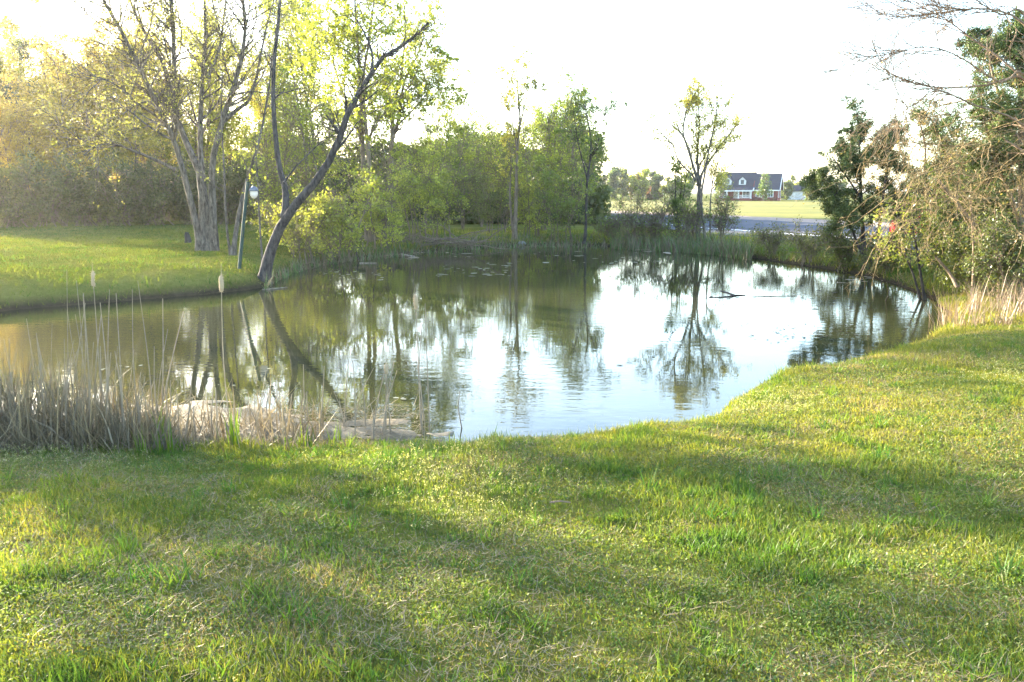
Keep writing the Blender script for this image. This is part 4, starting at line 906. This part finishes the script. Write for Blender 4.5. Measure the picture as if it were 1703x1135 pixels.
# dry weeds on the right bank
r = np.random.default_rng(440); n = 900
pc = r.uniform(1565, 1740, 26); pi = r.integers(0, 26, n); px = pc[pi] + r.normal(0, 7, n); py = r.uniform(498, 538, 26)[pi] + r.normal(0, 3, n)
B = np.array([P(a, b, .35) for a, b in zip(px, py)]); B[:, 2] = ground(B[:, 0], B[:, 1])
V, Q, T, m = blades(r, B, r.uniform(.12, .95, n) ** 1.3, r.uniform(.006, .012, n), r.uniform(0, .5, n), r.uniform(-.1, 1.1, n), r.uniform(0, 6.28, n), 4)
k = r.random((n, 1)); C = np.array((.16, .105, .06)) * (1 - k) + np.array((.30, .22, .14)) * k
tag(mk('dry_weeds', V, [Q, T], DRY, col=np.repeat(C, m, 0)), 'dry tan weeds along the right bank below the vines', 'weeds', kind='stuff')

# ------------------------------------------------------------------ things in and beside the water
def floaters(boxes, seed):
    r = np.random.default_rng(seed); VV = []; FF = []; CC = []; o_ = 0
    for (x0, x1, y0, y1, k, smin, smax, c) in boxes:
        for _ in range(k):
            p = P(r.uniform(x0, x1), r.uniform(y0, y1), 0); s = r.uniform(smin, smax); a0 = r.uniform(0, 6.28); e = r.uniform(.2, .7)
            a = np.linspace(0, 6.28, 7, endpoint=False); u, v = s * np.cos(a) * r.uniform(.8, 1.2, 7), s * e * np.sin(a) * r.uniform(.8, 1.2, 7)
            VV.append(np.column_stack([p[0] + u * math.cos(a0) - v * math.sin(a0), p[1] + u * math.sin(a0) + v * math.cos(a0), np.full(7, .005) + r.uniform(0, .006, 7)]))
            FF.append(np.arange(7) + o_); o_ += 7; CC.append(np.tile(np.array(c) * r.uniform(.7, 1.2), (7, 1)))
    return tag(mk('floating_leaves', np.concatenate(VV), [np.array(FF)], DRY, col=np.concatenate(CC)), 'pads, leaves and bits of scum floating on the pond', 'floating leaves', kind='stuff')
PAD, DK, SC = (.30, .29, .20), (.05, .05, .035), (.36, .31, .23)
floaters([(525, 640, 450, 466, 26, .05, .14, PAD), (720, 850, 436, 460, 40, .06, .16, PAD), (850, 1100, 415, 440, 24, .06, .2, PAD), (640, 780, 420, 430, 14, .1, .3, SC), (1215, 1340, 535, 575, 30, .015, .045, DK), (1290, 1480, 540, 566, 110, .012, .05, DK),
          (1330, 1520, 475, 520, 24, .04, .10, DK), (1180, 1340, 489, 498, 30, .03, .09, DK), (1390, 1500, 460, 475, 14, .06, .2, SC), (150, 480, 600, 660, 22, .015, .04, PAD), (400, 470, 640, 660, 8, .015, .05, PAD), (620, 720, 650, 665, 8, .02, .05, PAD), (1020, 1060, 600, 615, 2, .05, .06, DK), (1050, 1200, 414, 422, 20, .08, .3, SC)], 800)
def wood_piece(name, label, cat, pxs, r0, r1, mat, z=.02, group=None, zs=None):
    pts = np.array([P(x, y, z if zs is None else zs[i]) for i, (x, y) in enumerate(pxs)]); b = pts[0].copy()
    root = thing(name, label, cat, b, group=group) if False else None
    q = resample(pts, 10); v, f = tubes(q[None], np.linspace(r0, r1, 10)[None], 8)
    c0 = len(v); v = np.vstack([v, q[0], q[-1]]); e = np.arange(8); t1 = np.column_stack([e, np.roll(e, -1), np.full(8, c0)]); t2 = np.column_stack([np.roll(e, -1) + 72, e + 72, np.full(8, c0 + 1)])
    return tag(mk(name, v, [f, t1, t2], mat, smooth=True, loc=b), label, cat, group)
wood_piece('floating_branch', 'dark forked branch poking out of the bright water', 'branch', [(1172, 497), (1215, 493), (1225, 491), (1240, 492)], .018, .014, BARK_DARK, zs=[-.01, .01, .015, .0])
wood_piece('floating_branch', 'short dark twig rising from the floating forked branch', 'branch', [(1222, 492), (1208, 487), (1197, 484)], .03, .015, BARK_DARK, zs=[.0, .06, .10])
wood_piece('floating_branch', 'long thin stick lying on the water right of the forked branch', 'branch', [(1250, 494), (1290, 493), (1325, 492)], .009, .006, BARK_DARK, zs=[.0, .012, .01])
wood_piece('driftwood', 'sunlit pale driftwood floating under the brush pile', 'driftwood', [(668, 424), (680, 426), (690, 427)], .06, .03, WOOD_PALE, zs=[.02, .05, .02])
wood_piece('driftwood', 'thin pale pole floating at the water edge by the leaning trunk', 'driftwood', [(437, 482), (458, 480), (478, 478)], .018, .012, WOOD_PALE, zs=[.02, .02, .02])
wood_piece('driftwood', 'flat floating board left of the sunlit driftwood', 'driftwood', [(598, 438), (612, 438), (626, 438)], .025, .02, WOOD_PALE, zs=[.01, .01, .01])
wood_piece('stick', 'short pale stick lying in the lawn', 'stick', [(914, 836), (931, 834), (949, 836)], .007, .005, BARK_TAN, zs=[gz(*P(912, 836, .8)[:2]) + .05, gz(*P(930, 834, .8)[:2]) + .06, gz(*P(952, 835, .8)[:2]) + .04])
wood_piece('branch', 'thin dark twig standing bent in the water near the right shore', 'branch', [(1472, 503), (1478, 488), (1475, 470)], .014, .006, BARK_DARK, zs=[-.05, .25, .55])
wood_piece('branch', 'dark snag slanting up from the water below the bushes by the leaning trunk', 'branch', [(598, 436), (593, 422), (597, 410)], .035, .015, BARK_DARK, zs=[-.05, .3, .5])
# brush pile
r = np.random.default_rng(810); bb = G(690, 414); k = 70
p0 = bb + np.column_stack([r.uniform(-2.6, 3.2, k), r.uniform(-.6, .6, k), r.uniform(0, .35, k)])
dd = np.column_stack([r.normal(0, 1, k), r.normal(0, .5, k), r.normal(.12, .22, k)])
PB = walk(r, p0, dd, r.uniform(.8, 2.6, k), 6, .1, -.02); RB_ = np.repeat(r.uniform(.012, .035, (k, 1)), 6, 1) * np.linspace(1, .4, 6)
P2, R2 = spawn(r, PB, RB_, 200, .2, 1, (25, 60), (.3, .9), 5, .15, 0, .6, rmin=.007)
v1, f1 = tubes(PB, RB_, 5); v2, f2 = tubes(P2, R2, 3)
tag(mk('brush_pile', np.concatenate([v1, v2]), [f1, f2 + len(v1)], BARK_BROWN, smooth=True, loc=bb), 'heap of cut dark branches at the water edge under the broad green bush', 'brush pile')
def rock(label, px, py, s, seed, mat, z=.1):
    b = P(px, py, z); r = np.random.default_rng(seed); u = np.linspace(0, np.pi, 9); w = np.linspace(0, 2 * np.pi, 14, endpoint=False)
    d = np.array([[math.sin(a) * math.cos(c), math.sin(a) * math.sin(c), math.cos(a)] for a in u for c in w]); nz = Noise2(seed, .6, 3)
    rr = .75 + .5 * nz(d[:, 0] + d[:, 2] * .7, d[:, 1] - d[:, 2] * .4); V = d * rr[:, None] * np.array([s, s * .7, s * .55])
    ii = np.arange(126).reshape(9, 14); jj = np.roll(ii, -1, 1)
    tag(mk('rock', V + b, [np.stack([ii[:-1], ii[1:], jj[1:], jj[:-1]], -1).reshape(-1, 4)], mat, loc=b), label, 'rock')
ROCKM = plain('pale_rock', (.42, .42, .44), .9, .2, 5.0, bump=.6)
rock('pale rock in the dark undercut of the far shore', 886, 402, .3, 820, ROCKM)
rock('smaller grey rock beside the pale one on the far shore', 868, 405, .2, 821, plain('grey_rock', (.2, .2, .2), .9, .2, 5.0, bump=.6))

# ------------------------------------------------------------------ grass
NC1 = Noise2(51, 1.3, 4); NC2 = Noise2(52, .45, 3); NC3 = Noise2(53, 3.2, 3); NC4 = Noise2(54, .8, 3)
def visible_pts(r, n, y0, y1, power, margin=.6):
    """points inside the camera's reach, denser close by"""
    u = r.random(n); y = (y0 ** power + u * (y1 ** power - y0 ** power)) ** (1 / power)
    x = r.uniform(-1, 1, n) * (y * .69 + margin); return x, y
def make_grass(name, label, n, y0, y1, seed, power, hs, ws, region, levels=2, mown=1.0, shade_tint=(1, 1, 1)):
    r = np.random.default_rng(seed); x, y = visible_pts(r, n, y0, y1, power)
    s = pond_sd(x, y); k = (s > .04) & region(x, y, s); x, y, s = x[k], y[k], s[k]; n = len(x)
    z = ground(x, y, s)
    a, b, c, d4 = NC1(x, y), NC2(x, y), NC3(x, y), NC4(x, y)
    dry = sstep(.49, .60, .5 * a + .5 * b + .05 * r.normal(0, 1, n)) * .75
    isdry = r.random(n) < dry * .85 + .14
    lush = sstep(.48, .66, d4)
    h = hs * (.55 + .55 * lush + .4 * c) * r.uniform(.5, 1.3, n) * np.where(isdry, .65, 1.0)
    edge = np.exp(-np.maximum(s - .1, 0) / .35); h = h * (1 + 2.0 * edge * mown * r.random(n))
    # scattered coarse tufts
    tuft = NC2(x * 1.9 + 50, y * 1.9 + 20) > .66
    h = np.where(tuft & ~isdry, h * 1.25, h)
    w = ws * (1 + y * .10) * r.uniform(.7, 1.35, n) * np.where(tuft & ~isdry, 1.35, 1)
    lean = np.where(isdry, r.uniform(.2, 1.25, n), r.uniform(0, .55, n)); bend = r.uniform(0, 1.1, n)
    V, Q, T, m = blades(r, np.column_stack([x, y, z - .01]), h, w, lean, bend, r.uniform(0, 6.28, n), levels)
    hue = np.clip(.25 + 1.1 * (c - .4) + .5 * (b - .5) + r.normal(0, .18, n), 0, 1)[:, None]
    g = np.array((.075, .130, .024)) * (1 - hue) + np.array((.33, .295, .046)) * hue
    g = np.where((tuft)[:, None], g * .5 + np.array((.055, .14, .02)) * .5, g)
    q = r.random((n, 1)); t = np.array((.20, .15, .075)) * (1 - q) + np.array((.42, .34, .17)) * q
    C = np.where(isdry[:, None], t, g) * r.uniform(.8, 1.2, (n, 1))
    return tag(mk(name, V, [Q, T], GRASS, col=np.repeat(C * np.array(shade_tint), m, 0)), label, 'grass', kind='stuff')
nearland = lambda x, y, s: (y < 19) & (x > -9.5 - 0 * y) & ~((y > 14) & (x < 0))
make_grass('grass', 'uneven spring lawn on the near bank', 1000000, 1.9, 19.0, 900, 1.15, .060, .0043, nearland, 2)
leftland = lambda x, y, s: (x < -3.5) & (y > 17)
make_grass('lawn_grass', 'mown lawn on the left bank', 300000, 17.0, 50.0, 901, 1.4, .085, .006, leftland, 1, shade_tint=(.52, .60, .48))  # blade colours darkened by the tint to stand for shade on this lawn
farland = lambda x, y, s: (x >= -6) & (y > 19) & (s < 9)
make_grass('bank_grass', 'longer grass on the far and right banks', 200000, 19.0, 60.0, 902, 1.3, .20, .007, farland, 1)
# small broad-leaved weeds and clover filling the turf
r = np.random.default_rng(905); n = 330000
x, y = visible_pts(r, n, 1.9, 13.0, 1.1); s = pond_sd(x, y); f = NC4(x * 1.3 + 5, y * 1.3); k = (s > .1) & (sstep(.30, .62, f) > r.random(n)); x, y, s, f = x[k], y[k], s[k], f[k]; n = len(x)
c = np.column_stack([x, y, ground(x, y, s) + r.uniform(.004, .042, n) * (.5 + f)])
nn = norm(r.normal(0, .55, (n, 3)) + np.array([0, 0, 1])); ax = norm(np.cross(nn, r.normal(0, 1, (n, 3)))); sd = np.cross(nn, ax); sz = (r.uniform(.004, .010, n) * (.8 + y * .07))[:, None]
V = np.stack([c - ax * sz, c + sd * sz * .62, c + ax * sz, c - sd * sz * .62], 1).reshape(-1, 3)
hue = np.clip(NC2(x + 31, y) + r.normal(0, .22, n), 0, 1)[:, None]; C = (np.array((.045, .10, .025)) * (1 - hue) + np.array((.20, .23, .07)) * hue) * r.uniform(.75, 1.25, (n, 1))
tag(mk('clover', V, [np.arange(n * 4).reshape(-1, 4)], GRASS, col=np.repeat(C, 4, 0)), 'low clover and small broad leaves growing through the near lawn', 'clover', kind='stuff')
# dead thatch lying in the turf
r = np.random.default_rng(906); n = 105000
x, y = visible_pts(r, n, 1.9, 13.0, 1.1); s = pond_sd(x, y); f = NC1(x, y) * .55 + NC2(x, y) * .45; k = (s > .1) & (sstep(.38, .60, f) + .12 > r.random(n)); x, y, s = x[k], y[k], s[k]; n = len(x)
V, Q, T, m = blades(r, np.column_stack([x, y, ground(x, y, s) + r.uniform(.005, .03, n)]), r.uniform(.03, .10, n), r.uniform(.0018, .0034, n) * (1 + .1 * y), r.uniform(1.0, 1.6, n), r.uniform(-.5, .5, n), r.uniform(0, 6.28, n), 2)
q = r.random((n, 1)); C = np.array((.13, .095, .055)) * (1 - q) + np.array((.34, .27, .15)) * q
tag(mk('thatch', V, [Q, T], DRY, col=np.repeat(C, m, 0)), 'dead straw lying among the grass of the near lawn', 'thatch', kind='stuff')
# flowering weeds: thin stems with tiny pale flower heads
r = np.random.default_rng(910); n = 30000
x, y = visible_pts(r, n, 2.0, 11.0, 1.1); s = pond_sd(x, y); f = NC1(x * .8 + 9, y * .8) + .25 * (NC3(x, y) - .5) - .02 * np.maximum(x, 0)
k = (s > .25) & (sstep(.44, .68, f) > r.random(n)); x, y, s = x[k], y[k], s[k]; n = len(x); z = ground(x, y, s)
h = r.uniform(.05, .13, n)
V, Q, T, m = blades(r, np.column_stack([x, y, z]), h, np.full(n, .0022) * (1 + y * .1), r.uniform(0, .3, n), r.uniform(0, .4, n), r.uniform(0, 6.28, n), 2)
tips = V.reshape(n, m, 3)[:, -1]; kf = 5
c = np.repeat(tips, kf, 0) + r.normal(0, .010, (n * kf, 3)) * np.array([1, 1, .8]); q = len(c)
ax = norm(r.normal(0, 1, (q, 3))); sd = norm(np.cross(ax, r.normal(0, 1, (q, 3)))); sz = (r.uniform(.0018, .0040, q) * (1 + np.repeat(y, kf) * .08))[:, None]
VF = np.stack([c - ax * sz, c + sd * sz, c + ax * sz, c - sd * sz], 1).reshape(-1, 3)
Cs = np.repeat(np.tile(np.array((.12, .15, .05)), (n, 1)), m, 0); w = r.random((q, 1)); Cf = np.repeat(np.array((.20, .22, .09)) * (1 - w) + np.array((.40, .39, .25)) * w, 4, 0)
tag(mk('flowering_weeds', np.vstack([V, VF]), [Q, T, np.arange(q * 4).reshape(-1, 4) + len(V)], GRASS, col=np.vstack([Cs, Cf])), 'pale tiny-flowered weeds scattered through the near lawn', 'weeds', kind='stuff')
# coarse broad-bladed tufts in the near lawn
r = np.random.default_rng(920); nt_ = 420
x, y = visible_pts(r, nt_, 2.2, 11, 1.3); s = pond_sd(x, y); k = s > .3; x, y, s = x[k], y[k], s[k]
kb = 22; X = np.repeat(x, kb) + r.normal(0, .035, len(x) * kb); Y_ = np.repeat(y, kb) + r.normal(0, .035, len(x) * kb); n = len(X); sc = np.repeat(r.uniform(.6, 1.25, len(x)), kb)
V, Q, T, m = blades(r, np.column_stack([X, Y_, ground(X, Y_) - .01]), .17 * sc * r.uniform(.5, 1.1, n), .0075 * sc, r.uniform(.1, .9, n), r.uniform(.1, 1.2, n), r.uniform(0, 6.28, n), 4)
hue = np.repeat(r.random(len(x)), kb)[:, None]; C = (np.array((.04, .12, .02)) * (1 - hue) + np.array((.13, .20, .03)) * hue) * r.uniform(.8, 1.2, (n, 1))
tag(mk('coarse_grass', V, [Q, T], GRASS, col=np.repeat(C, m, 0)), 'coarse bright tufts of broad grass in the near lawn', 'grass', kind='stuff')

# ------------------------------------------------------------------ light, sky, camera
AZ, EL = rad(48), rad(13)           # the sun stands left of the view and low
S = Vector((-math.sin(AZ) * math.cos(EL), math.cos(AZ) * math.cos(EL), math.sin(EL)))
sun = bpy.data.lights.new('sun', 'SUN'); sun.energy = 5.0; sun.angle = rad(0.5); sun.color = (1.0, 0.87, 0.66)
so = bpy.data.objects.new('sun', sun); COL.objects.link(so); so.rotation_euler = S.to_track_quat('Z', 'Y').to_euler(); so.location = (-20, 20, 20)
w = bpy.data.worlds.new('World'); scene.world = w; w.use_nodes = True; nt = w.node_tree; nt.nodes.clear()
sky = nt.nodes.new('ShaderNodeTexSky'); sky.sky_type = 'NISHITA'; sky.sun_disc = False; sky.sun_elevation = EL; sky.sun_rotation = -AZ
sky.air_density = 1.0; sky.dust_density = 1.2; sky.ozone_density = 1.6
bg = nt.nodes.new('ShaderNodeBackground'); bg.inputs['Strength'].default_value = 0.135
ow = nt.nodes.new('ShaderNodeOutputWorld'); nt.links.new(sky.outputs[0], bg.inputs[0]); nt.links.new(bg.outputs[0], ow.inputs[0])
m, hnt, hout = new_mat('haze_air')
pv = hnt.nodes.new('ShaderNodeVolumePrincipled'); pv.inputs['Density'].default_value = 0.0002; pv.inputs['Anisotropy'].default_value = 0.7; pv.inputs['Color'].default_value = (.97, .97, 1.0, 1)  # volume added to imitate veiling glare and lift darks towards the sun
hnt.links.new(pv.outputs[0], hout.inputs['Volume'])
hb = MB(); hb.box(xs[0] - 20, xs[-1] + 20, ys[0] - 20, ys[-1] + 20, -3.0, 32.0)
tag(hb.build('haze', m), 'thin haze added to the air for a glow on the sun side', 'haze', kind='stuff')
cam = bpy.data.cameras.new('camera'); cam.sensor_width = 36; cam.lens = FPX / 1703 * 36; cam.clip_end = 8000; cam.clip_start = .05
co = bpy.data.objects.new('camera', cam); COL.objects.link(co); co.location = (0, 0, EYE); co.rotation_euler = (rad(90) - PITCH, 0, 0); scene.camera = co
scene.view_settings.view_transform = 'Standard'; scene.view_settings.look = 'None'; scene.view_settings.exposure = 3.25; scene.view_settings.gamma = 1
scene.cycles.use_denoising = True
scene.cycles.max_bounces = 8; scene.cycles.diffuse_bounces = 3; scene.cycles.glossy_bounces = 3; scene.cycles.transmission_bounces = 6
scene.cycles.caustics_reflective = False; scene.cycles.caustics_refractive = False
scene.render.filter_size = 1.6 if hasattr(scene.render, 'filter_size') else 1.5
